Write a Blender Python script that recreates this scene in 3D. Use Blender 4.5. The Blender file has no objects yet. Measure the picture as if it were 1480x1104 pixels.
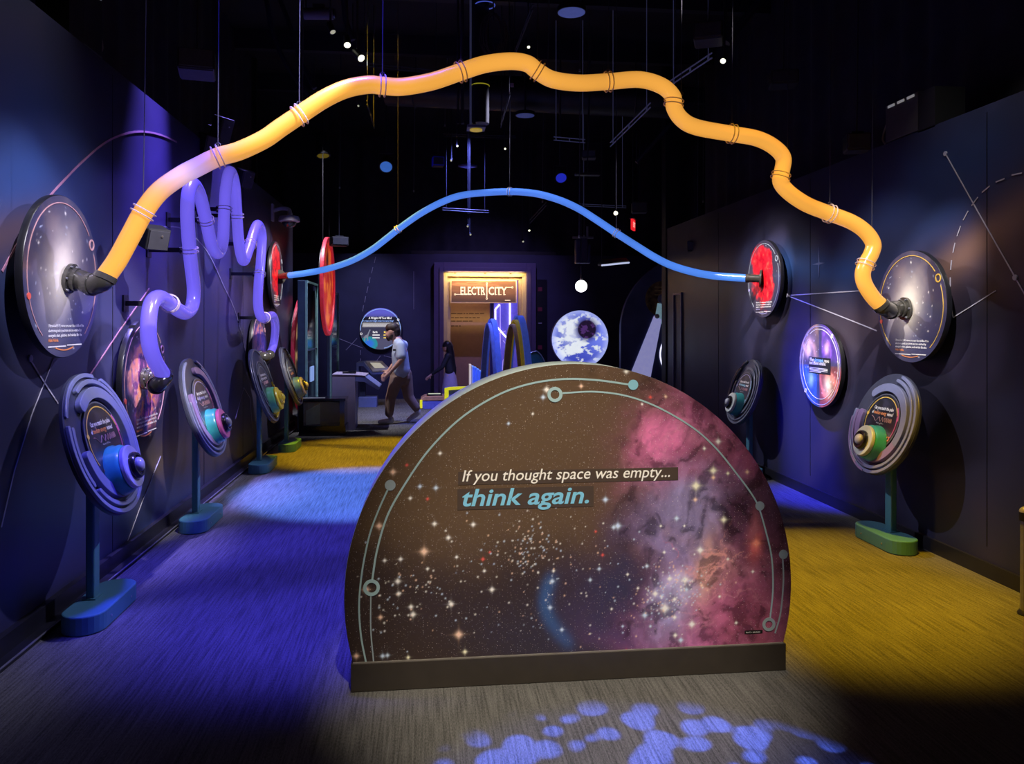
import bpy, bmesh, math, random
import numpy as np
from mathutils import Vector, Matrix
random.seed(4)
RNG = np.random.default_rng(7)
SC = bpy.context.scene
COL = SC.collection
PI = math.pi

# ---------------------------------------------------------------- camera
F = 1120.0                      # focal length in pixels of the 1480 x 1104 frame
TH = math.atan(123.0 / F)       # the camera looks 6.3 degrees right of the hall axis
CH = 1.70
cam_d = bpy.data.cameras.new('camera')
cam = bpy.data.objects.new('camera', cam_d); COL.objects.link(cam)
cam.location = (0, 0, CH); cam.rotation_euler = (PI / 2, 0, -TH)
cam_d.sensor_width = 36; cam_d.lens = F / 1480 * 36
cam_d.shift_y = -87 / 1480; cam_d.clip_start = 0.05; cam_d.clip_end = 100
SC.camera = cam
RV = Vector((math.cos(TH), -math.sin(TH), 0)); FV = Vector((math.sin(TH), math.cos(TH), 0)); UP = Vector((0, 0, 1))

def ray(px, py): return RV * ((px - 740) / F) + FV + UP * ((465 - py) / F)
def atD(px, py, d): return Vector((0, 0, CH)) + ray(px, py) * d
def onX(px, py, X): r = ray(px, py); return Vector((0, 0, CH)) + r * (X / r.x)
def onY(px, py, Y): r = ray(px, py); return Vector((0, 0, CH)) + r * (Y / r.y)
def onZ(px, py, Z): r = ray(px, py); return Vector((0, 0, CH)) + r * ((Z - CH) / r.z)
def depth(p): return (Vector(p) - Vector((0, 0, CH))).dot(FV)

# ---------------------------------------------------------------- world, exposure
SC.view_settings.view_transform = 'Standard'; SC.view_settings.look = 'None'
SC.view_settings.gamma = 1; SC.view_settings.exposure = 0.0; SC.view_settings.use_curve_mapping = False
W = bpy.data.worlds.new('world'); SC.world = W; W.use_nodes = True
W.node_tree.nodes['Background'].inputs[0].default_value = (0.08, 0.09, 0.30, 1)
W.node_tree.nodes['Background'].inputs[1].default_value = 0.02

# ---------------------------------------------------------------- lights of the room: theatre spots under the ceiling, plus spots added for brightness
def spot(name, loc, target, power, color, cone, blend=0.5, size=0.05, gobo=False):
    l = bpy.data.lights.new(name, 'SPOT'); l.energy = power; l.color = color
    l.spot_size = math.radians(cone); l.spot_blend = blend; l.shadow_soft_size = size
    o = bpy.data.objects.new(name, l); COL.objects.link(o); o.location = loc
    o.rotation_euler = (Vector(target) - Vector(loc)).to_track_quat('-Z', 'Y').to_euler()
    if gobo:                                # a patterned glass wheel in the lamp
        l.use_nodes = True; nt = l.node_tree; em = nt.nodes['Emission']
        tc = nt.nodes.new('ShaderNodeTexCoord'); mp = nt.nodes.new('ShaderNodeMapping'); mp.inputs['Scale'].default_value = (1, 1, 0)
        vo = nt.nodes.new('ShaderNodeTexVoronoi'); vo.voronoi_dimensions = '2D'; vo.feature = 'SMOOTH_F1'; vo.inputs['Scale'].default_value = 40; vo.inputs['Smoothness'].default_value = 0.3
        n = nt.nodes.new('ShaderNodeTexNoise'); n.noise_dimensions = '2D'; n.inputs['Scale'].default_value = 22; n.inputs['Detail'].default_value = 1
        sb = nt.nodes.new('ShaderNodeMath'); sb.operation = 'MULTIPLY_ADD'; sb.inputs[1].default_value = 0.9; nt.links.new(n.outputs[0], sb.inputs[0])
        cr = nt.nodes.new('ShaderNodeMapRange'); cr.inputs['From Min'].default_value = 0.86; cr.inputs['From Max'].default_value = 0.70; cr.inputs['To Min'].default_value = 0.06
        nt.links.new(tc.outputs['Normal'], mp.inputs[0]); nt.links.new(mp.outputs[0], n.inputs['Vector']); nt.links.new(mp.outputs[0], vo.inputs['Vector'])
        nt.links.new(vo.outputs['Distance'], sb.inputs[2]); nt.links.new(sb.outputs[0], cr.inputs['Value']); nt.links.new(cr.outputs[0], em.inputs['Color'])
    return o

BLUE = (0.07, 0.055, 1.0); LBLUE = (0.10, 0.22, 1.0); YEL = (1.0, 0.56, 0.008); WARM = (1.0, 0.88, 0.70); VIO = (0.30, 0.24, 1.0)
spot('blue_floor_spot', (-0.7, 4.3, 5.7), (-0.60, 5.25, 0), 3700, BLUE, 35, 0.45, 0.35)
spot('sky_blue_floor_spot', (-0.5, 8.0, 5.7), (-0.62, 7.95, 0), 9000, LBLUE, 26, 0.25, 0.12)
spot('yellow_far_spot', (-0.6, 10.2, 5.7), (-0.70, 10.22, 0), 3600, YEL, 27, 0.2, 0.22)
spot('yellow_right_spot', (2.1, 4.2, 5.7), (2.55, 4.80, 0), 3300, YEL, 32, 0.9, 0.12)
spot('front_warm_spot', (0.45, 0.3, 5.7), (0.66, 3.38, 0.60), 2100, WARM, 22.5, 0.8)
spot('gobo_spot', (0.9, 1.0, 5.5), (0.80, 2.33, 0), 9000, (0.07, 0.15, 1.0), 21, 0.3, 0.005, gobo=True)
spot('left_panel_spot', (2.2, 7.0, 5.2), (-2.1, 4.6, 1.35), 1000, (0.62, 0.60, 1.0), 27, 0.7)
spot('left_far_panel_spot', (2.3, 9.6, 5.2), (-2.1, 8.0, 1.3), 1300, (0.70, 0.68, 1.0), 34, 0.8)
spot('right_panel_spot', (-1.2, 7.9, 5.2), (3.6, 5.8, 1.45), 900, (0.92, 0.88, 1.0), 23, 0.7)
spot('right_far_panel_spot', (-0.9, 10.3, 5.2), (3.6, 7.9, 1.45), 1300, (0.90, 0.88, 1.0), 27, 0.8)
spot('blue_wall_wash', (2.1, 7.9, 5.2), (3.72, 7.25, 0.62), 7000, (0.002, 0.006, 1.0), 17, 1.0)
spot('left_key_spot', (0.6, 1.6, 5.4), onX(93, 400, -2.05), 1700, (0.9, 0.86, 1.0), 15, 0.6, 0.03)
spot('right_key_spot', (1.0, 2.6, 5.4), onX(1315, 443, 3.6), 1700, (1.0, 0.94, 0.9), 14, 0.6, 0.03)
spot('added_nebula_spot', (0.6, 3.4, 5.4), onX(211, 549, -2.08), 2600, (1.0, 0.94, 0.96), 15, 0.6, 0.03)  # added to brighten the nebula disc
spot('added_small_nebula_spot', (0.2, 6.6, 5.4), onX(375, 500, -2.08), 2600, (1.0, 0.94, 0.96), 12, 0.6, 0.03)  # added to lift the small nebula disc
spot('added_red_left_spot', (0.2, 8.0, 5.4), onX(400, 398, -2.08), 2600, (1.0, 0.9, 0.9), 13, 0.6, 0.03)  # added for a brighter left red disc
spot('added_red_right_spot', (0.9, 5.6, 5.4), onX(1103, 403, 3.62), 2200, (1.0, 0.9, 0.9), 12, 0.6, 0.03)  # added so the right red disc comes out brighter
spot('added_four_galaxy_spot', (0.9, 4.4, 5.4), onX(1184, 528, 3.64), 2600, (1.0, 0.90, 0.80), 12, 0.6, 0.03)  # added light for the four-galaxy disc
spot('violet_wall_spot_near', (-1.66, 6.6, 5.6), (-2.15, 6.25, 2.3), 3600, VIO, 25, 1.0)
spot('violet_wall_spot_far', (-1.72, 8.6, 5.6), (-2.15, 8.2, 2.0), 4200, VIO, 28, 1.0)
spot('blue_left_wash', (-0.7, 4.2, 5.2), (-2.2, 4.4, 0.5), 120, (0.03, 0.06, 1.0), 46, 1.0)
spot('wall_top_left_lamp', (-1.5, 4.3, 4.5), (-2.2, 4.25, 3.2), 60, (1.0, 0.95, 0.75), 80, 1.0)
spot('wall_top_right_lamp', (3.1, 4.75, 4.2), (3.75, 4.8, 2.9), 45, (1.0, 0.95, 0.80), 80, 1.0)
spot('exhibit_blue_spot', (0.6, 12.6, 5.2), (0.7, 14.3, 0.3), 1500, (0.22, 0.26, 1.0), 50, 0.7)
spot('exhibit_floor_spot', (-1.6, 12.4, 5.2), (-1.3, 13.6, 0.3), 1100, (0.80, 0.78, 0.9), 50, 0.8)
spot('added_far_left_spot', (0.6, 10.8, 5.0), (-1.9, 12.8, 1.2), 700, (0.55, 0.60, 1.0), 34, 0.9)  # added to bring out the dark towers
spot('back_panel_spot', (-1.4, 14.2, 5.0), (-1.25, 17.3, 1.6), 420, (0.45, 0.45, 1.0), 40, 0.9)
spot('back_wash', (1.5, 13.5, 5.2), (1.2, 17.3, 1.8), 420, (0.40, 0.30, 1.0), 60, 1.0)
spot('arch_panel_spot', (2.0, 11.5, 5.0), (4.0, 14.2, 1.2), 1300, (0.40, 0.45, 1.0), 40, 0.8)

def lin(r, g, b):
    f = lambda c: (c / 255 / 12.92) if c / 255 <= 0.04045 else ((c / 255 + 0.055) / 1.055) ** 2.4
    return (f(r), f(g), f(b))

# ---------------------------------------------------------------- materials
MATS = {}
def mat(name, col, rough=0.5, metal=0.0, emit=None, strength=0.0, var=0.12, scale=14.0, bump=0.0, coat=0.0, alpha=None, trans=0.0):
    if name in MATS: return MATS[name]
    m = bpy.data.materials.new(name); m.use_nodes = True; nt = m.node_tree; b = nt.nodes['Principled BSDF']
    tc = nt.nodes.new('ShaderNodeTexCoord'); n = nt.nodes.new('ShaderNodeTexNoise')
    n.inputs['Scale'].default_value = scale; n.inputs['Detail'].default_value = 3
    nt.links.new(tc.outputs['Object'], n.inputs['Vector'])
    cr = nt.nodes.new('ShaderNodeValToRGB'); cr.color_ramp.elements[0].position = 0.3; cr.color_ramp.elements[1].position = 0.7
    cr.color_ramp.elements[0].color = tuple(c * (1 - var) for c in col) + (1,)
    cr.color_ramp.elements[1].color = tuple(min(1, c * (1 + var)) for c in col) + (1,)
    nt.links.new(n.outputs[0], cr.inputs[0]); nt.links.new(cr.outputs[0], b.inputs['Base Color'])
    b.inputs['Roughness'].default_value = rough; b.inputs['Metallic'].default_value = metal
    b.inputs['Coat Weight'].default_value = coat; b.inputs['Coat Roughness'].default_value = 0.08
    if emit: b.inputs['Emission Color'].default_value = (*emit, 1); b.inputs['Emission Strength'].default_value = strength
    if trans: b.inputs['Transmission Weight'].default_value = trans
    if alpha is not None: b.inputs['Alpha'].default_value = alpha
    if bump:
        bp = nt.nodes.new('ShaderNodeBump'); bp.inputs['Strength'].default_value = bump; bp.inputs['Distance'].default_value = 0.01
        nt.links.new(n.outputs[0], bp.inputs['Height']); nt.links.new(bp.outputs[0], b.inputs['Normal'])
    MATS[name] = m; return m

def paint_mat(name, rough=0.35, coat=0.3, emit=0.0, stars=None, var=0.0, spec=0.5):
    """colour comes from the print stored on the mesh; stars = [(cells per metre, radius in cells, share of cells, brightness)]"""
    if name in MATS: return MATS[name]
    m = bpy.data.materials.new(name); m.use_nodes = True; nt = m.node_tree; b = nt.nodes['Principled BSDF']
    a = nt.nodes.new('ShaderNodeAttribute'); a.attribute_name = 'print'
    out = a.outputs['Color']
    if stars:
        tc = nt.nodes.new('ShaderNodeTexCoord')
        for sc, rad, share, br in stars:
            v = nt.nodes.new('ShaderNodeTexVoronoi'); v.voronoi_dimensions = '2D'; v.inputs['Scale'].default_value = sc
            nt.links.new(tc.outputs['Object'], v.inputs['Vector'])
            sep = nt.nodes.new('ShaderNodeSeparateColor'); nt.links.new(v.outputs['Color'], sep.inputs[0])
            mr = nt.nodes.new('ShaderNodeMapRange'); mr.inputs['From Min'].default_value = rad; mr.inputs['From Max'].default_value = rad * 0.35
            nt.links.new(v.outputs['Distance'], mr.inputs['Value'])
            gt = nt.nodes.new('ShaderNodeMath'); gt.operation = 'LESS_THAN'; gt.inputs[1].default_value = share
            nt.links.new(sep.outputs[0], gt.inputs[0])
            mu = nt.nodes.new('ShaderNodeMath'); mu.operation = 'MULTIPLY'; nt.links.new(mr.outputs[0], mu.inputs[0]); nt.links.new(gt.outputs[0], mu.inputs[1])
            mv = nt.nodes.new('ShaderNodeMapRange'); mv.inputs['To Min'].default_value = 0.25 * br; mv.inputs['To Max'].default_value = br
            nt.links.new(sep.outputs[1], mv.inputs['Value'])
            mu2 = nt.nodes.new('ShaderNodeMath'); mu2.operation = 'MULTIPLY'; nt.links.new(mu.outputs[0], mu2.inputs[0]); nt.links.new(mv.outputs[0], mu2.inputs[1])
            cm = nt.nodes.new('ShaderNodeMix'); cm.data_type = 'RGBA'
            cm.inputs['A'].default_value = (1.0, 0.78, 0.62, 1); cm.inputs['B'].default_value = (0.78, 0.86, 1.0, 1); nt.links.new(sep.outputs[2], cm.inputs['Factor'])
            mx = nt.nodes.new('ShaderNodeMix'); mx.data_type = 'RGBA'
            nt.links.new(mu2.outputs[0], mx.inputs['Factor']); nt.links.new(out, mx.inputs['A']); nt.links.new(cm.outputs['Result'], mx.inputs['B'])
            out = mx.outputs['Result']
    nt.links.new(out, b.inputs['Base Color'])
    b.inputs['Roughness'].default_value = rough; b.inputs['Coat Weight'].default_value = coat; b.inputs['Coat Roughness'].default_value = 0.15
    b.inputs['Specular IOR Level'].default_value = spec
    if emit: nt.links.new(out, b.inputs['Emission Color']); b.inputs['Emission Strength'].default_value = emit
    MATS[name] = m; return m

def glow(name, col, strength):
    return mat(name, tuple(c * 0.6 for c in col), 0.35, emit=col, strength=strength)

# ---------------------------------------------------------------- tagging and mesh building
WM = {}
def tag(o, label=None, cat=None, group=None, kind=None):
    for k, v in (('label', label), ('category', cat), ('group', group), ('kind', kind)):
        if v: o[k] = v
    return o
def thing(name, label, cat, loc=(0, 0, 0), M=None, group=None):
    o = bpy.data.objects.new(name, None); COL.objects.link(o)
    m = M.copy() if M is not None else Matrix.Translation(Vector(loc))
    o.matrix_world = m; o.empty_display_size = 0.1; WM[o.name] = m
    return tag(o, label, cat, group)
def frame(loc, x, y, z):
    m = Matrix((x, y, z)).transposed().to_4x4(); m.translation = Vector(loc); return m
def perp(d):
    d = d.normalized(); a = Vector((0, 0, 1)) if abs(d.z) < 0.9 else Vector((1, 0, 0))
    u = d.cross(a).normalized(); return u, d.cross(u).normalized()

class MB:
    def __init__(s): s.v = []; s.f = []; s.c = None
    def add(s, vs, fs):
        k = len(s.v); s.v += [Vector(v) for v in vs]; s.f += [tuple(i + k for i in f) for f in fs]; return s
    def box(s, c, d, M=None):
        c = Vector(c); h = Vector(d) / 2; vs = []
        for z in (-1, 1):
            for y in (-1, 1):
                for x in (-1, 1):
                    o = Vector((x * h.x, y * h.y, z * h.z)); vs.append(c + (M.to_3x3() @ o if M is not None else o))
        return s.add(vs, [(0, 2, 3, 1), (4, 5, 7, 6), (0, 1, 5, 4), (2, 6, 7, 3), (0, 4, 6, 2), (1, 3, 7, 5)])
    def cyl(s, p0, p1, r0, r1=None, n=16, cap=True):
        r1 = r0 if r1 is None else r1; p0 = Vector(p0); p1 = Vector(p1); u, w = perp(p1 - p0); vs = []
        for p, r in ((p0, r0), (p1, r1)):
            vs += [p + (u * math.cos(2 * PI * i / n) + w * math.sin(2 * PI * i / n)) * r for i in range(n)]
        fs = [(i, (i + 1) % n, n + (i + 1) % n, n + i) for i in range(n)]
        if cap: fs += [tuple(range(n))[::-1], tuple(range(n, 2 * n))]
        return s.add(vs, fs)
    def tube(s, pts, r, n=8, cap=True):
        pts = [Vector(p) for p in pts]; rs = r if isinstance(r, (list, tuple)) else [r] * len(pts)
        t = (pts[1] - pts[0]).normalized(); u, w = perp(t); vs = []
        for i, p in enumerate(pts):
            t2 = (pts[min(i + 1, len(pts) - 1)] - pts[max(i - 1, 0)]).normalized()
            u = (u - t2 * u.dot(t2)).normalized(); w = t2.cross(u)
            vs += [p + (u * math.cos(2 * PI * j / n) + w * math.sin(2 * PI * j / n)) * rs[i] for j in range(n)]
        fs = [(i * n + j, i * n + (j + 1) % n, (i + 1) * n + (j + 1) % n, (i + 1) * n + j) for i in range(len(pts) - 1) for j in range(n)]
        if cap: fs += [tuple(range(n))[::-1], tuple(range((len(pts) - 1) * n, len(pts) * n))]
        return s.add(vs, fs)
    def torus(s, c, axis, R, r, n=24, k=6, a0=0, a1=2 * PI):
        u, w = perp(Vector(axis)); c = Vector(c); full = abs(a1 - a0 - 2 * PI) < 1e-6; m = n if full else n + 1
        ax = Vector(axis).normalized(); vs = []
        for i in range(m):
            a = a0 + (a1 - a0) * i / n; d = u * math.cos(a) + w * math.sin(a)
            vs += [c + d * (R + r * math.cos(2 * PI * j / k)) + ax * r * math.sin(2 * PI * j / k) for j in range(k)]
        fs = [(i * k + j, ((i + 1) % m) * k + j, ((i + 1) % m) * k + (j + 1) % k, i * k + (j + 1) % k) for i in range(n) for j in range(k)]
        return s.add(vs, fs)
    def lathe(s, prof, n=32, M=None, cap=True):      # prof: (r, z) along local z
        vs = []; M = M or Matrix()
        for r, z in prof: vs += [M @ Vector((r * math.cos(2 * PI * i / n), r * math.sin(2 * PI * i / n), z)) for i in range(n)]
        fs = [(k * n + i, k * n + (i + 1) % n, (k + 1) * n + (i + 1) % n, (k + 1) * n + i) for k in range(len(prof) - 1) for i in range(n)]
        if cap: fs += [tuple(range(n))[::-1], tuple(range((len(prof) - 1) * n, len(prof) * n))]
        return s.add(vs, fs)
    def sphere(s, c, r, n=16, sq=(1, 1, 1)):
        m = n // 2; c = Vector(c); vs = []; r = r
        for i in range(m + 1):
            a = PI * i / m; rr = max(math.sin(a), 0.002)
            vs += [c + Vector((rr * math.cos(2 * PI * j / n) * sq[0], rr * math.sin(2 * PI * j / n) * sq[1], math.cos(a) * sq[2])) * r for j in range(n)]
        return s.add(vs, [(i * n + j, (i + 1) * n + j, (i + 1) * n + (j + 1) % n, i * n + (j + 1) % n) for i in range(m) for j in range(n)])
    def prism(s, poly, h, M=None, z0=0.0):            # poly in local xy, extruded along z
        M = M or Matrix(); n = len(poly)
        vs = [M @ Vector((x, y, z0)) for x, y in poly] + [M @ Vector((x, y, z0 + h)) for x, y in poly]
        return s.add(vs, [tuple(range(n))[::-1], tuple(range(n, 2 * n))] + [(i, (i + 1) % n, n + (i + 1) % n, n + i) for i in range(n)])
    def arc(s, r0, r1, a0, a1, z0, z1, n=48, c=(0, 0)):     # a flat ring sector with thickness, in local xy
        full = abs(a1 - a0) > 2 * PI - 1e-4; m = n if full else n + 1; vs = []
        for i in range(m):
            a = a0 + (a1 - a0) * i / n; ca, sa = math.cos(a), math.sin(a)
            vs += [(c[0] + r0 * ca, c[1] + r0 * sa, z0), (c[0] + r1 * ca, c[1] + r1 * sa, z0), (c[0] + r1 * ca, c[1] + r1 * sa, z1), (c[0] + r0 * ca, c[1] + r0 * sa, z1)]
        fs = []
        for i in range(n):
            j = (i + 1) % m
            for k in range(4): fs.append((i * 4 + k, i * 4 + (k + 1) % 4, j * 4 + (k + 1) % 4, j * 4 + k))
        if not full: fs += [(3, 2, 1, 0), tuple(n * 4 + k for k in range(4))]
        return s.add(vs, fs)
    def build(s, name, m, parent=None, local=False, smooth=False, bevel=0.0, label=None, cols=None, **tags):
        vs = s.v
        if parent is not None and not local:
            inv = WM[parent.name].inverted(); vs = [inv @ v for v in vs]
        me = bpy.data.meshes.new(name); me.from_pydata([tuple(v) for v in vs], [], s.f)
        me.materials.append(m)
        if cols is not None:
            at = me.color_attributes.new('print', 'FLOAT_COLOR', 'POINT')
            c4 = np.ones((len(vs), 4), np.float32); c4[:, :3] = cols; at.data.foreach_set('color', c4.ravel())
        bm = bmesh.new(); bm.from_mesh(me); bmesh.ops.recalc_face_normals(bm, faces=bm.faces); bm.to_mesh(me); bm.free()
        if smooth: me.polygons.foreach_set('use_smooth', [True] * len(me.polygons)); me.set_sharp_from_angle(angle=math.radians(42))
        o = bpy.data.objects.new(name, me); COL.objects.link(o)
        if parent is not None: o.parent = parent; WM[o.name] = WM[parent.name]
        else: WM[o.name] = Matrix()
        if bevel:
            bv = o.modifiers.new('bevel', 'BEVEL'); bv.width = bevel; bv.segments = 2; bv.limit_method = 'ANGLE'
        if label: o['label'] = label
        return tag(o, None, tags.get('cat'), tags.get('group'), tags.get('kind'))

def copy_tree(o, parent=None):
    c = o.copy(); COL.objects.link(c); c.parent = parent
    if parent is not None: c.matrix_parent_inverse = o.matrix_parent_inverse.copy()
    for ch in list(o.children): copy_tree(ch, c)
    return c

def text(s, size, name, m, parent, x, y, z=0.0, align='LEFT', shear=0.0, bold=0.0, depth_=0.0, space=1.0, res=2, local_M=None, label=None, linesp=1.0, width=None):
    cu = bpy.data.curves.new('t', 'FONT'); cu.body = s; cu.size = size; cu.align_x = align; cu.shear = shear; cu.offset = bold
    cu.extrude = depth_; cu.space_character = space; cu.resolution_u = res; cu.space_line = linesp
    to = bpy.data.objects.new('t', cu); COL.objects.link(to)
    dg = bpy.context.evaluated_depsgraph_get(); dg.update()
    me = bpy.data.meshes.new_from_object(to.evaluated_get(dg)); me.name = name
    bpy.data.objects.remove(to)
    co = np.empty(len(me.vertices) * 3, np.float32); me.vertices.foreach_get('co', co); co = co.reshape(-1, 3)
    if width and len(co):                       # stretch the line to a given length
        w = co[:, 0].max() - co[:, 0].min(); co[:, 0] *= width / w
    if align == 'LEFT' and width: co[:, 0] -= co[:, 0].min()
    me.vertices.foreach_set('co', co.ravel())
    me.transform((local_M or Matrix()) @ Matrix.Translation((x, y, z))); me.materials.clear(); me.materials.append(m)
    o = bpy.data.objects.new(name, me); COL.objects.link(o); o.parent = parent; WM[o.name] = WM[parent.name]
    if label: o['label'] = label
    return o

def smooth_path(pts, step=6):
    P = [Vector(p) for p in pts]; P = [P[0] * 2 - P[1]] + P + [P[-1] * 2 - P[-2]]; out = []
    for i in range(1, len(P) - 2):
        for k in range(step):
            t = k / step; a, b, c, d = P[i - 1:i + 3]
            out.append(0.5 * ((2 * b) + (c - a) * t + (2 * a - 5 * b + 4 * c - d) * t * t + (3 * b - a - 3 * c + d) * t ** 3))
    out.append(P[-2].copy()); return out

# ---------------------------------------------------------------- noise for printed pictures
_T = RNG.random((256, 256))
def vnoise(x, y):
    x0 = np.floor(x).astype(int); y0 = np.floor(y).astype(int); fx = x - x0; fy = y - y0
    fx = fx * fx * (3 - 2 * fx); fy = fy * fy * (3 - 2 * fy)
    g = lambda a, b: _T[a % 256, b % 256]
    return (g(x0, y0) * (1 - fx) + g(x0 + 1, y0) * fx) * (1 - fy) + (g(x0, y0 + 1) * (1 - fx) + g(x0 + 1, y0 + 1) * fx) * fy
def fbm(x, y, o=5):
    s = 0; a = 0.5; t = 0
    for k in range(o): s = s + a * vnoise(x * 2 ** k + 17.3 * k, y * 2 ** k + 9.1 * k); t += a; a *= 0.55
    return np.clip((s / t - 0.5) * 1.7 + 0.5, 0, 1)
def sst(a, b, x): t = np.clip((x - a) / (b - a), 0, 1); return t * t * (3 - 2 * t)
def mixc(A, B, t): return A * (1 - t[:, None]) + np.array(B) * t[:, None]
def const(x, c): return np.tile(np.array(c, float), (len(x), 1))
def sparkle(C, x, y, n, r0, r1, seed, cols=((1, 0.95, 0.9), (0.7, 0.8, 1.0)), lim=0.95, cross=True):
    g = np.random.default_rng(seed)
    for _ in range(n):
        a = g.random() * 2 * PI; q = math.sqrt(g.random()) * lim; cx, cy = q * math.cos(a), q * math.sin(a)
        r = r0 + (r1 - r0) * g.random() ** 3; glowat(C, x, y, cx, cy, r, cols[g.integers(len(cols))], cross)
    return C
def glowat(C, x, y, cx, cy, r, col, cross=True, amp=1.0):
    dx = x - cx; dy = y - cy; sel = (abs(dx) < 4 * r) & (abs(dy) < 4 * r)
    if not sel.any(): return
    dx = dx[sel]; dy = dy[sel]; d2 = (dx * dx + dy * dy) / (r * r)
    g = np.exp(-d2 * 2.5)
    if cross: g = g + 0.55 * np.exp(-abs(dx) / r * 1.3 - (dy / r * 5) ** 2) + 0.55 * np.exp(-abs(dy) / r * 1.3 - (dx / r * 5) ** 2)
    g = np.clip(g * amp, 0, 1)[:, None]; C[sel] = C[sel] * (1 - g) + np.array(col) * g
# ================================================================ THE SETTING
WL, WR = -2.15, 3.72
M_black = mat('black_paint', (0.006, 0.006, 0.010), 0.55)
M_ceil = mat('ceiling_black', (0.010, 0.010, 0.018), 0.8, var=0.4, scale=2)
M_curtain = mat('dark_drape', (0.016, 0.016, 0.030), 0.8, var=0.3, scale=5)
M_back = mat('back_wall_navy', (0.030, 0.030, 0.075), 0.6, var=0.2, scale=2)
M_base = mat('baseboard_vinyl', (0.012, 0.012, 0.018), 0.35)

def carpet():
    m = bpy.data.materials.new('ribbed_carpet'); m.use_nodes = True; nt = m.node_tree; b = nt.nodes['Principled BSDF']; L = nt.links.new
    tc = nt.nodes.new('ShaderNodeTexCoord')
    def noise(sx, sy, sc, det=3):
        mp = nt.nodes.new('ShaderNodeMapping'); mp.inputs['Scale'].default_value = (sx, sy, 1); L(tc.outputs['Object'], mp.inputs[0])
        n = nt.nodes.new('ShaderNodeTexNoise'); n.inputs['Scale'].default_value = sc; n.inputs['Detail'].default_value = det; L(mp.outputs[0], n.inputs['Vector']); return n.outputs[0]
    streak = noise(1, 0.035, 95, 3); fine = noise(1, 0.25, 260, 2); big = noise(1, 1, 1.3, 2)
    cr = nt.nodes.new('ShaderNodeValToRGB'); cr.color_ramp.elements[0].position = 0.36; cr.color_ramp.elements[1].position = 0.66
    cr.color_ramp.elements[0].color = (0.075, 0.072, 0.070, 1); cr.color_ramp.elements[1].color = (0.215, 0.208, 0.200, 1)
    mx = nt.nodes.new('ShaderNodeMix'); mx.inputs['Factor'].default_value = 0.45; L(streak, mx.inputs['A']); L(fine, mx.inputs['B']); L(mx.outputs[0], cr.inputs[0])
    mb = nt.nodes.new('ShaderNodeMix'); mb.data_type = 'RGBA'; mb.blend_type = 'MULTIPLY'; mb.inputs['Factor'].default_value = 0.5
    L(cr.outputs[0], mb.inputs['A']); L(big, mb.inputs['B']); L(mb.outputs['Result'], b.inputs['Base Color'])
    bp = nt.nodes.new('ShaderNodeBump'); bp.inputs['Strength'].default_value = 0.6; bp.inputs['Distance'].default_value = 0.006
    L(mx.outputs[0], bp.inputs['Height']); L(bp.outputs[0], b.inputs['Normal'])
    b.inputs['Roughness'].default_value = 0.95; b.inputs['Specular IOR Level'].default_value = 0.1
    return m
MB().box((1.5, 7.0, -0.05), (13, 27, 0.1)).build('floor', carpet(), kind='structure')
MB().box((1.5, 7.0, 5.95), (13, 27, 0.1)).build('ceiling', M_ceil, kind='structure')

def slab(o, ux, uy, w, h, nx, ny, thick, fn):
    o, ux, uy = Vector(o), Vector(ux), Vector(uy); nz = ux.cross(uy)
    X, Y = np.meshgrid(np.linspace(0, w, nx + 1), np.linspace(0, h, ny + 1)); x = X.ravel(); y = Y.ravel()
    P = np.array(o)[None] + x[:, None] * np.array(ux) + y[:, None] * np.array(uy)
    C = fn(x, y); k = nx + 1; b = MB(); b.v = [Vector(p) for p in P]
    b.f = [(j * k + i, j * k + i + 1, (j + 1) * k + i + 1, (j + 1) * k + i) for j in range(ny) for i in range(nx)]
    n0 = len(b.v); cs = [0, nx, ny * k + nx, ny * k]
    b.v += [b.v[c] - nz * thick for c in cs]; C = np.vstack([C, C[cs]])
    b.f += [(n0 + 3, n0 + 2, n0 + 1, n0)] + [(cs[i], n0 + i, n0 + (i + 1) % 4, cs[(i + 1) % 4]) for i in range(4)]
    return b, C

# printed murals: navy sky with blue and rusty streaks, violet tube glow painted in
def mural(seed, patches):
    def fn(x, y):
        n = fbm(x * 0.5 + seed, y * 0.9 + seed, 5); m = fbm(x * 1.6 + seed * 3, y * 2.2, 4)
        C = const(x, (0.020, 0.021, 0.052)); C = mixc(C, (0.010, 0.009, 0.020), sst(0.4, 0.75, n))
        C = mixc(C, (0.034, 0.028, 0.060), 0.6 * sst(0.5, 0.8, m))
        for (cx, cy, rx, ry, ang, col, amt) in patches:
            ca, sa = math.cos(ang), math.sin(ang); dx = (x - cx) * ca + (y - cy) * sa; dy = -(x - cx) * sa + (y - cy) * ca
            C = mixc(C, col, amt * np.exp(-(dx / rx) ** 2 - (dy / ry) ** 2) * (0.65 + 0.6 * m))
        return C
    return fn
M_mural = paint_mat('wall_mural_print', rough=0.42, coat=0.0)
yl0 = -1.5
def Lw(px, py): p = onX(px, py, WL); return (p.y - yl0, p.z)
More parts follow.
